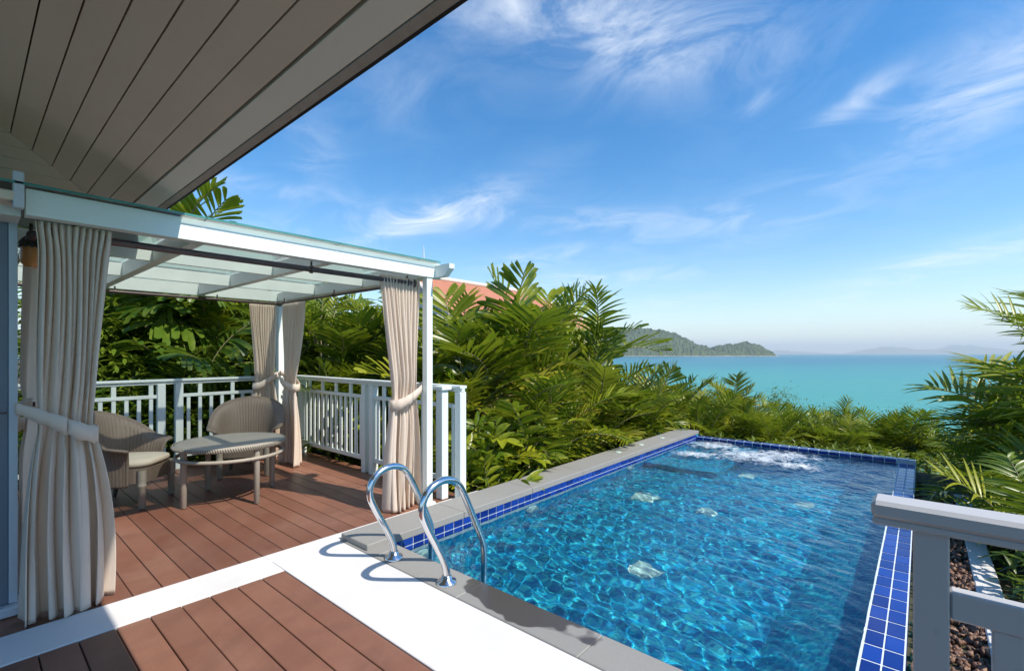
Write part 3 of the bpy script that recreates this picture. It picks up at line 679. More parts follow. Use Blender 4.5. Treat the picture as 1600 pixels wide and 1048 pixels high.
for k in range(12): a_ = k*math.pi/6; m.box(.066*math.cos(a_)-.006, .066*math.cos(a_)+.006, .066*math.sin(a_)-.006, .066*math.sin(a_)+.006, -.012, .028)
m.build('cap_ornament', M['iron'], cp_)

ev = empty('villa_eave', 'overhanging villa roof eave with grooved grey soffit boards', 'roof', (0, .84, 2.36))
EY, EZ, CX_, PI_ = .84, 2.36, -4.60, .45
def EA(x, y): return (x, y-EY, PI_*(EY-y))          # points on the soffit plane facing the pool, local
def EB(x, y): return (x, y-EY, PI_*(x-CX_))
bw = .103/math.sqrt(1+PI_**2); th = .02
def board(fn, poly, th, mats, name, parent=ev, drop=0.0):
    lo = [Vector(fn(*p))+Vector((0, 0, -drop)) for p in poly]; hi = [q+Vector((0, 0, th)) for q in lo]; n = len(poly)
    m = MB(); m.add(lo+hi, [tuple(range(n)), tuple(range(n, 2*n))[::-1]]+[(i, n+i, n+(i+1) % n, (i+1) % n) for i in range(n)]); return m.build(name, mats, parent)
NB = 26; XR = 5.0
for k in range(NB):
    ya, yb = EY-k*bw, EY-(k+1)*bw; g = .0028 if k else .0
    y0, y1 = ya-g, yb+(.0028 if k else .009)
    xl0, xl1 = CX_+(EY-y0)+.002, CX_+(EY-y1)+.002
    board(EA, [(xl0, y0), (XR, y0), (XR, y1), (xl1, y1)], th, M['fascia' if k == 0 else 'soffit'], 'soffit_board')
    x0, x1 = CX_+k*bw+g, CX_+(k+1)*bw-(.0028 if k else .009)
    board(EB, [(x0, EY-(x0-CX_)-.002), (x1, EY-(x1-CX_)-.002), (x1, -3.2), (x0, -3.2)], th, M['fascia' if k == 0 else 'soffit'], 'soffit_board')
board(EA, [(CX_-.06, EY+.06), (XR, EY+.06), (XR, EY-NB*bw), (CX_+NB*bw, EY-NB*bw)], .012, M['black_gap'], 'roof_underlay', drop=-.026)
board(EB, [(CX_-.06, EY+.06), (CX_+NB*bw, EY-NB*bw), (CX_+NB*bw, -3.2), (CX_-.06, -3.2)], .012, M['black_gap'], 'roof_underlay', drop=-.026)
t = NT('weathered_roof_tile'); n = t.noise(t.pos(), 25, 5, .6); t.set(Base_Color=t.mix(n, (.32, .26, .21), (.48, .41, .35)), Roughness=.85, Normal=t.bump(n, .4, .006)); M['rooftile'] = t.m
k = 0; x = CX_-.06
while x < XR:                                          # row of roof tiles lipping over the eave
    w = .30; dz = random.uniform(-.003, .003)
    board(EA, [(x+.001, EY+.052+dz), (x+w-.001, EY+.050+dz), (x+w-.001, EY-.30), (x+.001, EY-.30)], .022, M['rooftile'], 'roof_tile', drop=-.040+dz); x += w
m = MB(); v = [EA(CX_, EY+.004), EA(XR, EY+.004), EA(XR, EY+.03), EA(CX_, EY+.03)]
lo = [Vector(q)+Vector((0, 0, -.004)) for q in v]; hi = [Vector(q)+Vector((0, 0, .036)) for q in v]
m.add(lo+hi, [(0, 1, 2, 3), (7, 6, 5, 4), (0, 4, 5, 1), (1, 5, 6, 2), (2, 6, 7, 3), (3, 7, 4, 0)]); m.build('eave_batten', M['rooftile'], ev)
board(EA, [(CX_+.3, EY-.29), (XR, EY-.29), (XR, EY-NB*bw), (CX_+NB*bw, EY-NB*bw)], .02, M['rooftile'], 'roof_slope', drop=-.062)

# ------------------------------------------------------------------ pool ladder
ld = empty('pool_ladder', 'polished steel pool ladder with two looped handrails on the grey coping', 'ladder', (-2.46, 1.93, .004))
path = [(0, 0), (0, .05), (-.015, .12), (-.075, .24), (-.155, .385), (-.19, .48), (-.165, .565), (-.095, .615), (-.005, .628), (.085, .59), (.15, .495), (.225, .345), (.30, .19), (.325, .09), (.325, -.1), (.325, -.30), (.325, -.50)]
for sx in (-.27, .27):
    m = MB(); m.tube(smooth_path([(sx, a, b) for a, b in path], 5), .0225, 16); h_ = m.build('handrail', M['steel'], ld)
    m = MB(); m.lathe([(.024, .05), (.030, .046), (.034, .022), (.058, .016), (.062, .004), (.062, .0)], (sx, 0, 0), 28); m.build('flange', M['steel'], h_)
for z in (-.24, -.40):
    m = MB(); m.box(-.262, .262, .29, .365, z-.012, z+.012, 0, .004); m.build('rung', M['steel'], ld)

# ------------------------------------------------------------------ wicker furniture
def chair(x, y, face, label, cush):
    root = empty('wicker_chair', label, 'chair', (x, y, 0), face-math.pi/2, 'wicker chairs of the pavilion')   # local +y = facing
    nph, nz_ = 260, 20; V = []
    PH = rad(118)
    def top(a):                                     # a = |angle from the back| / PH
        return .47+.40*(1-min(1, a/.95)**2.0)**1.0 if a < .8 else .47+.40*(1-(.8/.95)**2)-(a-.8)*.15
    for i in range(nph+1):
        ph_ = -PH+2*PH*i/nph; a = abs(ph_)/PH
        ex = 2.6; c_, s_ = math.sin(ph_), -math.cos(ph_)
        r = 1/((abs(c_)/.285)**ex+(abs(s_)/.29)**ex)**(1/ex)
        zt = top(a); rib = .0014*math.sin(ph_*64)
        for j in range(nz_+1):
            q = j/nz_; z = .20+(zt-.20)*q
            fl = .055*max(0, (q-.45)/.55)**2+(.045*max(0, (q-.86)/.14)**1.5)
            rr_ = r+fl+rib-.02*(1-q)
            V.append((c_*rr_, s_*rr_, z-(.018*max(0, (q-.93)/.07))))
    F_ = [(i*(nz_+1)+j, (i+1)*(nz_+1)+j, (i+1)*(nz_+1)+j+1, i*(nz_+1)+j+1) for i in range(nph) for j in range(nz_)]
    m = MB(); m.add(V, F_, 0, True); sh = m.build('backrest', M['wicker'], root); sm = sh.modifiers.new('thickness', 'SOLIDIFY'); sm.thickness = .016; sm.offset = 0
    # braided lip along the top and down the arm fronts
    tp_ = [V[i*(nz_+1)+nz_] for i in range(0, nph+1, 4)]
    f0 = [V[j] for j in range(0, nz_, 3)]; f1 = [V[nph*(nz_+1)+j] for j in range(nz_-1, -1, -3)]
    m = MB(); m.tube(f0+tp_+f1, .015, 8); m.build('rolled_rim', M['wicker'], root)
    # seat pan and front apron
    m = MB(); v = []; n = 40
    for z in (.23, .36):
        for k in range(n):
            a_ = 2*math.pi*k/n; c_, s_ = math.sin(a_), math.cos(a_); ex = 4.5; r = 1/((abs(c_)/.262)**ex+(abs(s_)/.275)**ex)**(1/ex); v.append((c_*r, s_*r, z))
    m.add(v, [tuple(range(n))[::-1], tuple(range(n, 2*n))]+[(k, (k+1) % n, n+(k+1) % n, n+k) for k in range(n)]); m.build('seat', M['wicker'], root)
    m = MB(); prof = [(.86, .362), (.97, .375), (1.0, .395), (.97, .418), (.8, .432), (0, .44)]; n = 44; v = []
    for f_, z in prof:
        for k in range(n):
            a_ = 2*math.pi*k/n; c_, s_ = math.sin(a_), math.cos(a_); ex = 4.0; r = f_/((abs(c_)/.25)**ex+(abs(s_)/.265)**ex)**(1/ex); v.append((c_*r, s_*r+.02, z))
    m.add(v, [(i*n+k, i*n+(k+1) % n, (i+1)*n+(k+1) % n, (i+1)*n+k) for i in range(len(prof)-1) for k in range(n)], 0, True); m.build('cushion', M[cush], root)
    for sx in (-1, 1):
        m = MB(); m.lathe([(.022, 0), (.028, .004), (.028, .19), (.035, .20), (.036, .215), (.030, .225), (.034, .25), (.034, .35)], (sx*.235, .245, 0), 14); m.build('leg', M['wicker_table'], root)
        m = MB(); m.tube([(sx*.215, -.25, 0), (sx*.2, -.225, .12), (sx*.2, -.21, .25)], [.017, .022, .026], 10); m.build('leg', M['darkleg'], root)
    return root
chair(-5.66, 1.03, math.atan2(.76, .65), 'taupe wicker armchair with beige cushion beside the large front curtain', 'cushion')
chair(-6.02, 2.20, math.atan2(-.48, .88), 'taupe wicker armchair behind the round table, in front of the rear curtain', 'cushion')
tb = empty('wicker_table', 'round pale wicker table standing between the two wicker chairs', 'table', (-5.13, 1.73, 0))
m = MB(); m.lathe([(0, .553), (.20, .554), (.415, .553), (.455, .548), (.47, .535), (.467, .512), (.45, .505), (0, .505)], n=72); m.build('table_top', M['wicker_table'], tb)
m = MB()
for k in range(150):
    a_ = 2*math.pi*k/150; m.tube([(.47*math.cos(a_), .47*math.sin(a_), .548), (.482*math.cos(a_+.02), .482*math.sin(a_+.02), .53), (.47*math.cos(a_+.04), .47*math.sin(a_+.04), .512)], .0052, 6)
q = m.build('woven_rim', M['wicker_table'], tb); q['kind'] = 'stuff'
m = MB(); m.tube([(.452*math.cos(2*math.pi*k/64), .452*math.sin(2*math.pi*k/64), .425) for k in range(65)], .017, 10, 0, False); m.build('ring', M['wicker_table'], tb)
for k in range(4):
    a_ = math.atan2(-.44, .08)+k*math.pi/2; m = MB(); m.lathe([(.02, 0), (.026, .004), (.026, .505)], (.425*math.cos(a_), .425*math.sin(a_), 0), 14); l_ = m.build('leg', M['wicker_table'], tb)
    m = MB(); m.lathe([(.028, .405), (.031, .41), (.031, .44), (.028, .445)], (.425*math.cos(a_), .425*math.sin(a_), 0), 14); m.build('binding', M['wicker_table'], l_)

# ------------------------------------------------------------------ gravel strip and kerb by the overflow edge
m = MB(); b = bmesh.new(); bmesh.ops.create_icosphere(b, subdivisions=1, radius=1); b.verts.index_update()
iv = [q.co.copy() for q in b.verts]; jf = [[q.index for q in f.verts] for f in b.faces]; b.free()
for k in range(2600):
    x, y = random.uniform(-.04, .29), random.uniform(1.42, 7.6); s_ = random.uniform(.011, .024)
    R_ = Euler((random.random()*6, random.random()*6, random.random()*6)).to_matrix(); sc_ = Vector((s_*random.uniform(.9, 1.5), s_, s_*random.uniform(.5, .8)))
    m.add([R_ @ Vector((q.x*sc_.x, q.y*sc_.y, q.z*sc_.z))+Vector((x, y, -.30+random.uniform(0, .02))) for q in iv], jf, 0, True)
t = NT('brown_pebbles'); vv = t.n('ShaderNodeTexVoronoi', {'Vector': t.pos(), 'Scale': 30.0}); sc3 = t.n('ShaderNodeSeparateColor', {'Color': vv.outputs['Color']})
t.set(Base_Color=t.ramp(sc3.outputs[0], [(0, (.05, .025, .015)), (.5, (.16, .075, .045)), (1, (.32, .19, .12))]), Roughness=.55); M['pebble'] = t.m
pb = m.build('gravel', M['pebble']); pb['kind'] = 'stuff'
m = MB(); m.box(-.07, .29, 1.40, 7.7, -.42, -.305); struct(m.build('gravel_bed', M['earth']))
m = MB(); m.box(.292, .43, 1.40, 7.7, -.5, -.265, 0, .006); struct(m.build('kerb', M['whitefloor']))

# ------------------------------------------------------------------ neighbour's house
hs = empty('neighbour_house', 'house with red tiled roof rising behind the tall palms', 'house', (-18.6, 18.5, 0))
def hb(m, nm, mt): o = m.build(nm, mt, hs); o.matrix_parent_inverse = Matrix.Translation((18.6, -18.5, 0)); return o
t = NT('red_clay_tile'); p = t.pos(); n = t.noise(p, 1.2, 5, .6); n2 = t.noise(t.pos((4, 4, 4)), 1, 2, .5)
c = t.mix(n, (.42, .15, .085), (.56, .25, .16)); c = t.mix(t.math('MULTIPLY', n2, .5), c, (.36, .14, .09)); t.set(Base_Color=c, Roughness=.8); M['clay'] = t.m
t = NT('pale_ridge'); n = t.noise(t.pos(), 3, 3, .5); t.set(Base_Color=t.mix(n, (.62, .50, .42), (.74, .62, .54)), Roughness=.7); M['ridge'] = t.m
RX, RYa, RYb, RZ, RS = -18.6, 14.0, 23.2, 5.15, .70
m = MB(); nc = 17; run = 3.3
for k in range(nc):                                    # tile courses, each stepped over the one below
    t0, t1 = run*k/nc, run*(k+1)/nc; z0, z1 = RZ-RS*t0, RZ-RS*t1
    m.add([(RX+t0, RYa, z0+.0), (RX+t0, RYb+t0, z0), (RX+t1, RYb+t1, z1+.035), (RX+t1, RYa, z1+.035)], [(0, 1, 2, 3)])
    m.add([(RX+t1, RYa, z1+.035), (RX+t1, RYb+t1, z1+.035), (RX+t1, RYb+t1, z1), (RX+t1, RYa, z1)], [(0, 1, 2, 3)])
    m.add([(RX-t0, RYb+t0, z0), (RX+t0, RYb+t0, z0), (RX+t1, RYb+t1, z1+.035), (RX-t1, RYb+t1, z1+.035)], [(3, 2, 1, 0)])
    m.add([(RX-t1, RYb+t1, z1+.035), (RX+t1, RYb+t1, z1+.035), (RX+t1, RYb+t1, z1), (RX-t1, RYb+t1, z1)], [(3, 2, 1, 0)])
    m.add([(RX-t0, RYa, z0), (RX-t0, RYb+t0, z0), (RX-t1, RYb+t1, z1+.035), (RX-t1, RYa, z1+.035)], [(3, 2, 1, 0)])
rf_ = hb(m, 'roof', M['clay'])
m = MB(); m.tube([(RX, RYa-.1, RZ+.05), (RX, RYb, RZ+.05)], .13, 8); hb(m, 'ridge_cap', M['ridge'])
m = MB(); m.tube([(RX, RYb, RZ+.05), (RX+run, RYb+run, RZ-RS*run+.05)], .11, 8); hb(m, 'ridge_cap', M['ridge'])
m = MB(); m.tube([(RX, RYa, RZ+.02), (RX+run, RYa, RZ-RS*run+.02)], .14, 6); hb(m, 'barge_board', M['ridge'])
m = MB(); m.box(RX-2.7, RX+2.7, RYa+.5, RYb+2.2, -.5, RZ-RS*2.7-.05); hb(m, 'wall', M['wall_white'])
m = MB(); m.add([(RX-2.7, RYa+.5, RZ-RS*2.7-.05), (RX+2.7, RYa+.5, RZ-RS*2.7-.05), (RX, RYa+.5, RZ-.1)], [(0, 1, 2)]); hb(m, 'gable', M['wall_white'])
for y in (14.9, 23.0):
    m = MB(); m.tube([(RX, y, RZ), (RX, y, RZ+1.0), (RX, y, RZ+1.6)], [.035, .03, .006], 8); hb(m, 'finial', M['wall_white'])
for y in (16.5, 19.5, 22.5):
    m = MB(); m.box(RX+2.7, RX+2.76, y-.6, y+.6, .4, 1.75); w_ = hb(m, 'window', M['wall_white'])
    m = MB(); m.box(RX+2.762, RX+2.77, y-.52, y+.52, .48, 1.67); o = m.build('pane', M['edgeglass'], w_); o.matrix_parent_inverse = Matrix.Identity(4)

# ------------------------------------------------------------------ palms and shrubs
def leaflet(m, base, d, side, up, L, w, style, rn, droop):
    """one folded blade from BASE along d; side = its width direction"""
    n = 5; rows = []
    for k in range(n+1):
        q = k/n
        if style == 'praemorse': wd = w*(.22+.78*min(1, q*1.6)**.8)*(1 if q < .95 else .85)
        elif style == 'broad': wd = w*max(.04, math.sin(math.pi*min(1, q*.93+.07))**.75)
        else: wd = w*max(.03, (min(1, q*5+.35))*(1-q**2.4))
        p = base+d*(L*q)-Vector((0, 0, 1))*(droop*L*q*q)
        rows.append((p-side*wd*.5+up*wd*.16, p-up*wd*.06, p+side*wd*.5+up*wd*.16))
    if style == 'praemorse':
        a, c, b_ = rows[-1]; j = L*.07; rows[-1] = (a+d*rn.uniform(-j, j*.3), c+d*rn.uniform(-j, j*.6), b_+d*rn.uniform(-j*1.3, j))
    v = [q for r in rows for q in r]; f = []
    for k in range(n): f += [(k*3, k*3+1, k*3+4, k*3+3), (k*3+1, k*3+2, k*3+5, k*3+4)]
    m.add(v, f, 0, True)
def frond(seed, L, npair, lw, ll, style, e0, e1, vee, twist=0.0, petiole=.22, lean=.75, droop=.12):
    """pinnate leaf in the local xz plane, growing from the origin towards +x at elevation e0, arching to e1"""
    rn = random.Random(seed); m = MB(); n = 18; pts = [Vector((0, 0, 0))]; tg = []
    sw = rn.uniform(-.25, .25)
    for k in range(n):
        q = k/(n-1); e = rad(e0+(e1-e0)*q**1.3); a_ = sw*q*q
        d = Vector((math.cos(e)*math.cos(a_), math.cos(e)*math.sin(a_), math.sin(e))); tg.append(d); pts.append(pts[-1]+d*(L/n))
    m.tube(pts, [.011*(1-.8*k/n)*(L/1.4)**.5+.0015 for k in range(n+1)], 5, 1, False)
    for k in range(npair):
        for sd in (-1, 1):
            q = petiole+(1-petiole)*(k+rn.uniform(.1, .6)+(.25 if sd > 0 else 0))/npair; q = min(q, .995)
            f_ = q*n; i = min(int(f_), n-1); p = pts[i].lerp(pts[i+1], f_-i); t_ = tg[min(i, n-1)]
            lat = Vector((0, 0, 1)).cross(t_).normalized(); upv = t_.cross(lat).normalized()
            s_ = (q-petiole)/(1-petiole); prof = (.55+.45*math.sin(math.pi*min(1, .12+s_*.85)))*(1-.35*max(0, s_-.75)/.25)
            le = lean*.35+s_**1.6*lean*.95+rn.uniform(-.06, .06)
            d = (lat*sd*math.cos(le)+t_*math.sin(le)+upv*(vee+rn.uniform(-.12, .12))).normalized()
            wdir = d.cross(upv).normalized(); wdir = (wdir+upv*rn.uniform(-.42, .42)).normalized(); un = wdir.cross(d).normalized()
            if un.dot(upv) < 0: un = -un
            if rn.random() < .02: continue
            leaflet(m, p, d, wdir, un, ll*prof*rn.uniform(.88, 1.1), lw*rn.uniform(.8, 1.2)*(.7+.3*prof), style, rn, droop*rn.uniform(.5, 1.7))
    return m
FR = {}
def make_fronds(kind, mats, nvar, **k):
    FR[kind] = [frond(100*len(FR)+i, L=1.0*k.get('L', 1), npair=k['n'], lw=k['w'], ll=k['ll'], style=k['style'], e0=k['e'][i % len(k['e'])][0], e1=k['e'][i % len(k['e'])][1], vee=k['vee'], lean=k.get('lean', .75), droop=k.get('droop', .12), petiole=k.get('pet', .2)).mesh('frond', [M[mats], M['stem']]) for i in range(nvar)]
EE = [(80, 45), (74, 25), (66, 10), (56, -12), (86, 66), (48, -20)]
M['leaf_dry'] = mat_leaf('dry_palm_leaf', (.20, .12, .05), (.32, .22, .10), (.38, .28, .14), .2, .6)
make_fronds('slim', 'leaf', 8, n=22, w=.029, ll=.40, style='slim', e=[(82, 40), (76, 15), (68, 0), (60, -15), (86, 60), (52, -25), (72, 30), (64, 5)], vee=.32, droop=.26, lean=.85)
make_fronds('mac', 'leaf', 7, n=15, w=.050, ll=.38, style='praemorse', e=[(84, 60), (78, 40), (70, 22), (62, 5), (88, 75), (55, -10), (80, 50)], vee=.30, lean=.8, droop=.10)
make_fronds('broad', 'leaf', 5, n=6, w=.11, ll=.44, style='broad', e=EE, vee=.15, lean=.8, droop=.18)
make_fronds('slimshade', 'leaf_shaded', 5, n=16, w=.045, ll=.42, style='slim', e=EE, vee=.12, droop=.3)
make_fronds('macshade', 'leaf_shaded', 5, n=12, w=.075, ll=.44, style='praemorse', e=[(70, 10), (60, -15), (50, -35), (75, 25)], vee=.05, lean=.6, droop=.35)
make_fronds('yellow', 'leaf_yellow', 3, n=20, w=.04, ll=.40, style='slim', e=EE, vee=.2)
make_fronds('dry', 'leaf_dry', 3, n=13, w=.035, ll=.36, style='slim', e=[(20, -75), (0, -80), (35, -70)], vee=-.1, droop=.6)
make_fronds('big', 'leaf', 6, n=17, w=.040, ll=.56, style='slim', e=[(62, 15), (50, -10), (72, 35), (40, -20), (80, 50), (66, 0)], vee=.3, lean=.75, droop=.2)
CANE = {}
def cane_mesh(k):
    if k not in CANE:
        m = MB(); n = 14; rn = random.Random(k); bx_, by_ = rn.uniform(-.12, .12), rn.uniform(-.12, .12); pts = []; rs = []
        for i in range(n+1):
            q = i/n; pts.append((bx_*q*q, by_*q*q, q)); rs.append(.020*(1-.35*q)*(1.14 if i % 2 else 1))
        m.tube(pts, rs, 8); CANE[k] = (m.mesh('cane', M['stem']), bx_, by_)
    return CANE[k]
L_ = 'palms and bushes in the bed left of the pool'
def palm(name, x, y, H, label, kinds, nst=4, nf=6, spread=.35, L=1.2, group='palms and bushes round the pool', z0=None, seed=0, low=.15, emin=0, face=None):
    """a clump of canes, each crowned with arching fronds; H = height of the leaf tips above the ground"""
    if group == L_ and name != 'broad_leaf_bush': nst, nf, L = min(nst, 4), 5, L*1.18
    rn = random.Random(seed*31+5); z0 = ground_z(x, y) if z0 is None else z0
    root = empty(name, label, 'palm' if 'palm' in name else 'bush', (x, y, z0), rn.uniform(0, 6.28) if face is None else 0, group)
    for s_ in range(nst):
        a_ = 2*math.pi*s_/nst+rn.uniform(-.5, .5); r = spread*math.sqrt(rn.uniform(.02, 1)) if nst > 1 else 0
        hh = H*(low+(1-low)*((s_+1)/nst))-L*.78; hh = max(.04, hh)
        cm, bx_, by_ = cane_mesh(rn.randrange(6)); c = link('cane', cm, root, (r*math.cos(a_), r*math.sin(a_), 0), rn.uniform(0, 6))
        c.scale = (1, 1, hh); lx, ly = rn.uniform(-.05, .05), rn.uniform(-.05, .05); c.rotation_euler = (lx, ly, 0)
        tip = Euler((lx, ly, 0)).to_matrix() @ Vector((bx_, by_, hh)); tip += Vector((r*math.cos(a_), r*math.sin(a_), 0))
        if rn.random() < .3: o = link('frond', rn.choice(FR['dry']), root, tip-Vector((0, 0, .12)), rn.uniform(0, 6.28)); o.scale = (L*.7,)*3
        for k in range(nf):
            me = rn.choice(FR[rn.choice(kinds)]); o = link('frond', me, root, tip-Vector((0, 0, .05*k/nf)))
            f_ = L*rn.uniform(.78, 1.15); o.scale = (f_, f_*rn.choice((-1, 1))*rn.uniform(.9, 1.1), f_)
            azz = k*2.4+s_*1.1+rn.uniform(-.4, .4) if face is None else face+rn.uniform(-1, 1)
            o.rotation_euler = (rn.uniform(-.35, .35), rn.uniform(-.18, .28)-rad(emin), azz)
    return root
def P2(px, d): p = at(px, 552, d); return p.x, p.y
def palm_px(name, px, d, ytop, label, kinds, **k):     # palm whose tips reach photo height ytop when it stands d metres off
    x, y = P2(px, d); z0 = ground_z(x, y); H = EYE+(552-ytop)/FPX*d-z0
    return palm(name, x, y, max(.5, H), label, kinds, z0=z0, **k)
L_ = 'palms and bushes in the bed left of the pool'
plants = [
 # name, px, distance, top y, label, kinds, options
 ('macarthur_palm', 785, 7.2, 466, 'tallest palm with upright broad blades against the red tiled roof', ['mac'], dict(nst=5, nf=6, L=1.35, seed=1, group=L_)),
 ('macarthur_palm', 745, 7.5, 478, 'upright palm in front of the red roof, between the gable and the tallest palm', ['mac'], dict(nst=4, nf=5, L=1.3, seed=39, group=L_)),
 ('macarthur_palm', 842, 7.9, 462, 'tall palm with a stiff vertical frond near the end of the tiled roof', ['mac', 'mac', 'slim'], dict(nst=4, nf=6, L=1.3, seed=2, group=L_)),
 ('areca_palm', 712, 6.9, 500, 'feathery palm directly beside the pergola post, below the roof gable', ['slim', 'mac'], dict(nst=5, nf=6, L=1.2, seed=3, group=L_)),
 ('areca_palm', 765, 6.7, 520, 'bright feathery palm in front of the tallest palm', ['slim', 'yellow', 'slim'], dict(nst=5, nf=6, L=1.15, seed=4, group=L_)),
 ('macarthur_palm', 925, 8.6, 478, 'palm whose long frond reaches over the wooded island', ['mac', 'slim'], dict(nst=5, nf=6, L=1.35, seed=5, group=L_)),
 ('areca_palm', 900, 8.0, 545, 'glossy palm with wide arching fronds above the middle of the grey coping', ['slim', 'yellow', 'slim', 'mac'], dict(nst=5, nf=6, L=1.2, seed=6, group=L_)),
 ('areca_palm', 975, 9.4, 560, 'palm standing between the island view and the raised coping', ['slim', 'mac'], dict(nst=5, nf=6, L=1.25, seed=7, group=L_)),
 ('areca_palm', 960, 9.0, 600, 'low spreading palm beside the spa corner of the pool', ['slim', 'yellow', 'slim'], dict(nst=5, nf=6, L=1.1, seed=8, group=L_)),
 ('areca_palm', 1040, 10.4, 600, 'palm behind the far end of the grey coping', ['slim', 'yellow', 'slim', 'mac'], dict(nst=5, nf=6, L=1.3, seed=9, group=L_)),
 ('areca_palm', 845, 6.6, 590, 'yellow-green palm in the middle of the bed beside the pool', ['slim', 'yellow'], dict(nst=4, nf=6, L=1.0, seed=10, group=L_)),
 ('areca_palm', 705, 6.2, 560, 'dense palm just beyond the end of the picket railing', ['slim', 'broad'], dict(nst=5, nf=6, L=1.0, seed=11, group=L_)),
 ('broad_leaf_bush', 780, 5.75, 640, 'bush with paddle-shaped leaves at the coping, nearest the railing end', ['broad'], dict(nst=6, nf=5, L=.75, seed=12, group=L_, spread=.45)),
 ('broad_leaf_bush', 870, 7.4, 640, 'bush with paddle-shaped leaves overhanging the middle of the coping', ['broad', 'slim'], dict(nst=6, nf=5, L=.8, seed=13, group=L_, spread=.5)),
 ('broad_leaf_bush', 745, 5.4, 690, 'small bright bush at the foot of the railing end post', ['broad'], dict(nst=5, nf=5, L=.6, seed=14, group=L_, spread=.35)),
 ('areca_palm', 925, 8.5, 640, 'small feathery palm leaning over the coping toward the spa bench', ['slim', 'yellow', 'slim'], dict(nst=5, nf=5, L=.9, seed=15, group=L_)),
 ('areca_palm', 1000, 9.6, 640, 'small feathery palm at the far end of the left bed', ['slim'], dict(nst=5, nf=5, L=.9, seed=16, group=L_)),
 ('areca_palm', 690, 8.2, 500, 'shaded palm behind the pergola post', ['slimshade', 'slim'], dict(nst=5, nf=6, L=1.3, seed=17, group=L_)),
 ('areca_palm', 770, 8.8, 500, 'shaded palm in the second row below the tiled roof', ['slimshade', 'mac'], dict(nst=5, nf=6, L=1.3, seed=18, group=L_)),
 ('areca_palm', 840, 9.6, 510, 'shaded palm in the second row below the roof hip', ['slimshade', 'slim'], dict(nst=5, nf=6, L=1.3, seed=19, group=L_)),
 ('areca_palm', 870, 10.6, 540, 'shaded palm in the second row before the island', ['slimshade', 'slim'], dict(nst=5, nf=6, L=1.3, seed=20, group=L_)),
]
B_ = 'palms behind the pavilion'
plants += [
 ('areca_palm', 510, 7.6, 455, 'palm with upright bright fronds seen between the side curtain and the front curtain', ['slim', 'mac'], dict(nst=5, nf=7, L=1.3, seed=21, group=B_)),
 ('areca_palm', 570, 8.2, 450, 'sunlit palm behind the picket railing, next to the ladder-side curtain', ['slim', 'mac'], dict(nst=5, nf=7, L=1.3, seed=22, group=B_)),
 ('areca_palm', 620, 7.9, 480, 'palm hidden mostly by the ladder-side curtain', ['slim', 'slimshade'], dict(nst=4, nf=6, L=1.2, seed=23, group=B_)),
 ('areca_palm', 540, 8.3, 560, 'low palm close behind the sunlit picket railing', ['slim', 'slimshade'], dict(nst=5, nf=6, L=.95, seed=24, group=B_)),
 ('areca_palm', 460, 8.8, 440, 'palm directly behind the rear corner post of the pergola', ['slim', 'slimshade'], dict(nst=5, nf=7, L=1.4, seed=25, group=B_)),
 ('macarthur_palm', 365, 8.2, 400, 'palm with drooping blades behind the rear curtain', ['macshade', 'mac'], dict(nst=5, nf=7, L=1.4, seed=26, group=B_)),
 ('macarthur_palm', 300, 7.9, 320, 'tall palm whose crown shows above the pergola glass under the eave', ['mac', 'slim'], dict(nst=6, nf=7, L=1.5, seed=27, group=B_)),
 ('macarthur_palm', 235, 7.7, 400, 'dark palm with hanging blades behind the rear railing', ['macshade'], dict(nst=6, nf=7, L=1.4, seed=28, group=B_)),
 ('macarthur_palm', 180, 7.4, 420, 'dark palm beside the large front curtain, over the rear railing', ['macshade', 'slimshade'], dict(nst=5, nf=7, L=1.3, seed=29, group=B_)),
 ('areca_palm', 130, 7.8, 400, 'dark palm glimpsed behind the large front curtain', ['slimshade'], dict(nst=5, nf=7, L=1.4, seed=30, group=B_)),
 ('areca_palm', 330, 7.3, 520, 'low dark palm just behind the rear railing and the round table', ['slimshade', 'macshade'], dict(nst=5, nf=6, L=1.0, seed=31, group=B_)),
 ('areca_palm', 250, 7.0, 530, 'low dark palm rooted behind the gap in the rear railing', ['slimshade', 'macshade'], dict(nst=5, nf=6, L=1.0, seed=32, group=B_)),
 ('areca_palm', 420, 8.0, 520, 'low shaded palm behind the pair of corner curtains', ['slimshade'], dict(nst=5, nf=6, L=1.0, seed=33, group=B_)),
 ('areca_palm', 200, 9.5, 400, 'rear dark palm filling the gap beside the front curtain', ['slimshade'], dict(nst=5, nf=7, L=1.5, seed=34, group=B_)),
 ('areca_palm', 280, 9.8, 390, 'rear dark palm in shade under the pergola glass line', ['slimshade'], dict(nst=5, nf=7, L=1.5, seed=35, group=B_)),
 ('areca_palm', 390, 10.2, 420, 'rear dark palm filling the view beside the rear curtain', ['slimshade', 'slim'], dict(nst=5, nf=7, L=1.5, seed=36, group=B_)),
 ('areca_palm', 540, 9.6, 470, 'rear palm in the second row behind the side railing', ['slimshade', 'slim'], dict(nst=5, nf=7, L=1.4, seed=37, group=B_)),
]
F_ = 'palms beyond the far edge of the pool'
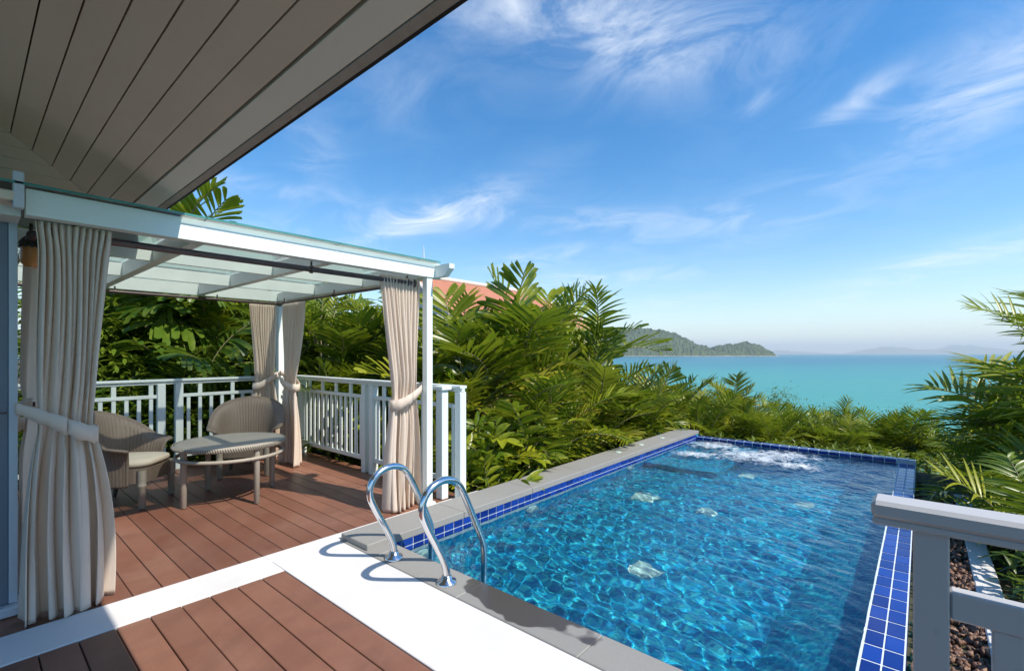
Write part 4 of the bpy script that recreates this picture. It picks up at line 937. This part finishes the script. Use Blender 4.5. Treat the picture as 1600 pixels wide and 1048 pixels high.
plants += [
 ('areca_palm', 1085, 9.9, 630, 'palm at the corner where the coping meets the far tiled edge', ['slim'], dict(nst=5, nf=6, L=1.1, seed=41, group=F_)),
 ('yellowing_palm', 1150, 11.0, 604, 'yellowing palm standing out against the turquoise sea', ['yellow'], dict(nst=1, nf=11, L=1.1, seed=42, group=F_)),
 ('areca_palm', 1130, 10.3, 640, 'low palm below the yellowing palm', ['slim'], dict(nst=4, nf=6, L=1.0, seed=43, group=F_)),
 ('areca_palm', 1215, 10.4, 632, 'feathery palm beyond the bubbling jets, with an upright fan of fronds', ['slim'], dict(nst=4, nf=7, L=1.15, seed=44, group=F_)),
 ('areca_palm', 1265, 9.9, 650, 'low palm directly beyond the middle of the far tiled edge', ['slim'], dict(nst=4, nf=6, L=1.0, seed=45, group=F_)),
 ('areca_palm', 1325, 10.0, 640, 'palm beyond the far tiled edge, toward the infinity edge corner', ['slim'], dict(nst=4, nf=7, L=1.1, seed=46, group=F_)),
 ('areca_palm', 1385, 10.0, 636, 'palm with fan of thin blades just outside the infinity edge corner', ['slim'], dict(nst=4, nf=7, L=1.15, seed=47, group=F_)),
 ('areca_palm', 1175, 9.6, 668, 'very low palm touching the far tiled edge behind the foam', ['slim'], dict(nst=4, nf=6, L=.85, seed=48, group=F_)),
 ('areca_palm', 1300, 9.5, 678, 'small palm arching over the far tiled edge, right of the foam', ['slim'], dict(nst=4, nf=6, L=.8, seed=40, group=F_)),
 ('areca_palm', 1450, 9.6, 660, 'low palm outside the infinity edge corner', ['slim', 'big'], dict(nst=4, nf=6, L=1.0, seed=49, group=F_)),
]
R_ = 'large palms along the infinity edge'
plants += [
 ('feather_palm', 1640, 5.4, 440, 'large palm with tall crowded blades at the edge of the sea view', ['big'], dict(nst=4, nf=6, L=1.15, seed=51, group=R_, spread=.3)),
 ('feather_palm', 1640, 5.9, 560, 'large palm whose long fronds sweep toward the infinity edge', ['big'], dict(nst=3, nf=6, L=1.3, seed=52, group=R_, spread=.25)),
 ('feather_palm', 1565, 6.8, 640, 'low arching palm just behind the corner of the infinity edge', ['big'], dict(nst=3, nf=6, L=.85, seed=53, group=R_, spread=.25)),
 ('feather_palm', 1610, 4.6, 690, 'low glossy palm above the white cap of the shadowed railing', ['big'], dict(nst=3, nf=6, L=.78, seed=54, group=R_, spread=.2)),
 ('feather_palm', 1650, 3.9, 740, 'dark low palm overhanging the white kerb and gravel', ['big', 'slimshade'], dict(nst=3, nf=6, L=.8, seed=55, group=R_, spread=.15)),
 ('feather_palm', 1700, 4.6, 580, 'palm at the picture edge beside the shadowed railing', ['big'], dict(nst=3, nf=6, L=1.2, seed=56, group=R_, spread=.25)),
]
for n_, px, d, yt, lab, kinds, opt in plants: palm_px(n_, px, d, yt, lab, kinds, **opt)

# leafy shrubs with small ovate leaves
def ovate(m, p, d, w, L):
    s_ = d.cross(Vector((0, 0, 1))); s_ = s_.normalized() if s_.length > .01 else Vector((1, 0, 0)); u_ = s_.cross(d).normalized()
    r = [p]
    for q, ww in ((.28, .42), (.62, .40)):
        c = p+d*(L*q)-Vector((0, 0, L*.1*q*q)); r += [c-s_*w*ww+u_*w*.14, c-u_*w*.05, c+s_*w*ww+u_*w*.14]
    r.append(p+d*L-Vector((0, 0, L*.16)))
    m.add(r, [(0, 2, 1), (0, 3, 2), (1, 2, 5, 4), (2, 3, 6, 5), (4, 5, 7), (5, 6, 7)], 0, True)
def leafy(x, y, H, R, nleaf, L, label, seed, mat='leaf_shrub', cat='tree', name='leafy_tree', group=None):
    rn = random.Random(seed); z0 = ground_z(x, y); root = empty(name, label, cat, (x, y, z0), 0, group)
    m = MB(); tips = []
    m.tube([(0, 0, 0), (.02, .03, H*.3), (.0, .05, H*.62)], [.035*H/2, .028*H/2, .018*H/2], 8)
    for k in range(14):
        a_ = rn.uniform(0, 6.28); e = rn.uniform(.2, 1.2); zb = H*rn.uniform(.3, .62); ln = R*rn.uniform(.5, 1.0)
        q = Vector((math.cos(a_)*math.cos(e)*ln, math.sin(a_)*math.cos(e)*ln, zb+math.sin(e)*ln*1.0)); m.tube([(0, .04, zb), q*.55+Vector((0, 0, zb*.5)), q], [.012, .009, .004], 5); tips.append(q)
    m.build('trunk', M['stem'], root); m = MB()
    for k in range(nleaf):
        c = rn.choice(tips); p = c+Vector((rn.gauss(0, 1), rn.gauss(0, 1), rn.gauss(0, .8)))*R*.2
        a_ = rn.uniform(0, 6.28); e = rn.uniform(-.9, .6); ovate(m, p, Vector((math.cos(a_)*math.cos(e), math.sin(a_)*math.cos(e), math.sin(e))), L*rn.uniform(.35, .55), L*rn.uniform(.7, 1.25))
    c = m.build('crown', M[mat], root); return root
x, y = P2(295, 7.35); leafy(x, y, 2.6, .75, 900, .16, 'slender leafy tree with pale stem behind the rear railing', 61)
x, y = P2(225, 7.9); leafy(x, y, 2.8, .7, 800, .15, 'leafy tree with small leaves in the dark hedge, near the front curtain', 62)
x, y = P2(490, 9.4); leafy(x, y, 3.0, .9, 900, .13, 'fine-leaved tree behind the corner curtains, pale green at the top', 63)
G_ = 'round shrubs on the slope toward the sea'
for i, (px, d, yt, R, lab) in enumerate([(1195, 13, 628, 1.0, 'rounded shrub with sandy stems between the yellowing palm and the sea'), (1265, 14, 634, 1.1, 'olive shrub top in the gap beyond the middle of the pool edge'), (1305, 12.5, 640, .9, 'light green shrub top just left of the fan palm'),
                                   (1360, 14, 642, 1.0, 'shrub top showing between two feathery palms at the sea'), (1110, 13, 615, .9, 'shrub behind the far coping corner'), (1420, 13, 655, 1.0, 'shrub top outside the infinity corner, below the sea')]):
    x, y = P2(px, d); z0 = ground_z(x, y); leafy(x, y, EYE+(552-yt)/FPX*d-z0, R, 2200, .075, lab, 70+i, 'leaf_shrub', 'shrub', 'round_shrub', G_)

# undergrowth: leaves nobody could count, filling the beds and the slope below the palms
def undergrowth(name, pts, n, L, hmax, mat, seed):
    rn = random.Random(seed); m = MB()
    for k in range(n):
        x, y = pts(rn); z = ground_z(x, y)+hmax(x, y)*rn.random()**.8
        a_ = rn.uniform(0, 6.28); e = rn.uniform(-.5, .9); ovate(m, Vector((x, y, z)), Vector((math.cos(a_)*math.cos(e), math.sin(a_)*math.cos(e), math.sin(e))), L*rn.uniform(.18, .34), L*rn.uniform(.6, 1.3))
    o = m.build(name, M[mat]); o['kind'] = 'stuff'
undergrowth('undergrowth', lambda r: (-3.75-3.6*r.random()**1.1, 3.45+6.2*r.random()), 7000, .16, lambda x, y: .35+.3*(-3.7-x), 'leaf_shaded', 81)
undergrowth('undergrowth', lambda r: (-7.3-3.2*r.random(), -1.5+7*r.random()), 15000, .17, lambda x, y: .7+.75*min(2.6, (-7.2-x)*1.6), 'leaf_shaded', 82)
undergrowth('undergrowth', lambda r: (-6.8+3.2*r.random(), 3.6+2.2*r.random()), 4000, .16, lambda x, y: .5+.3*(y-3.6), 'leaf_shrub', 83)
undergrowth('undergrowth', lambda r: (-7+16*r.random(), 8.9+9*r.random()), 14000, .15, lambda x, y: .22+.05*(y-9), 'leaf_shaded', 84)
undergrowth('undergrowth', lambda r: (.48+3.0*r.random()**1.2, 1.9+7.2*r.random()), 9000, .16, lambda x, y: .45+.25*(x-.48), 'leaf_shaded', 85)
def slope_pts(r):
    return (-45+75*r.random(), 17+40*r.random())
undergrowth('hillside_bushes', slope_pts, 34000, .42, lambda x, y: 1.6+.05*(y-17), 'leaf_shrub', 86)
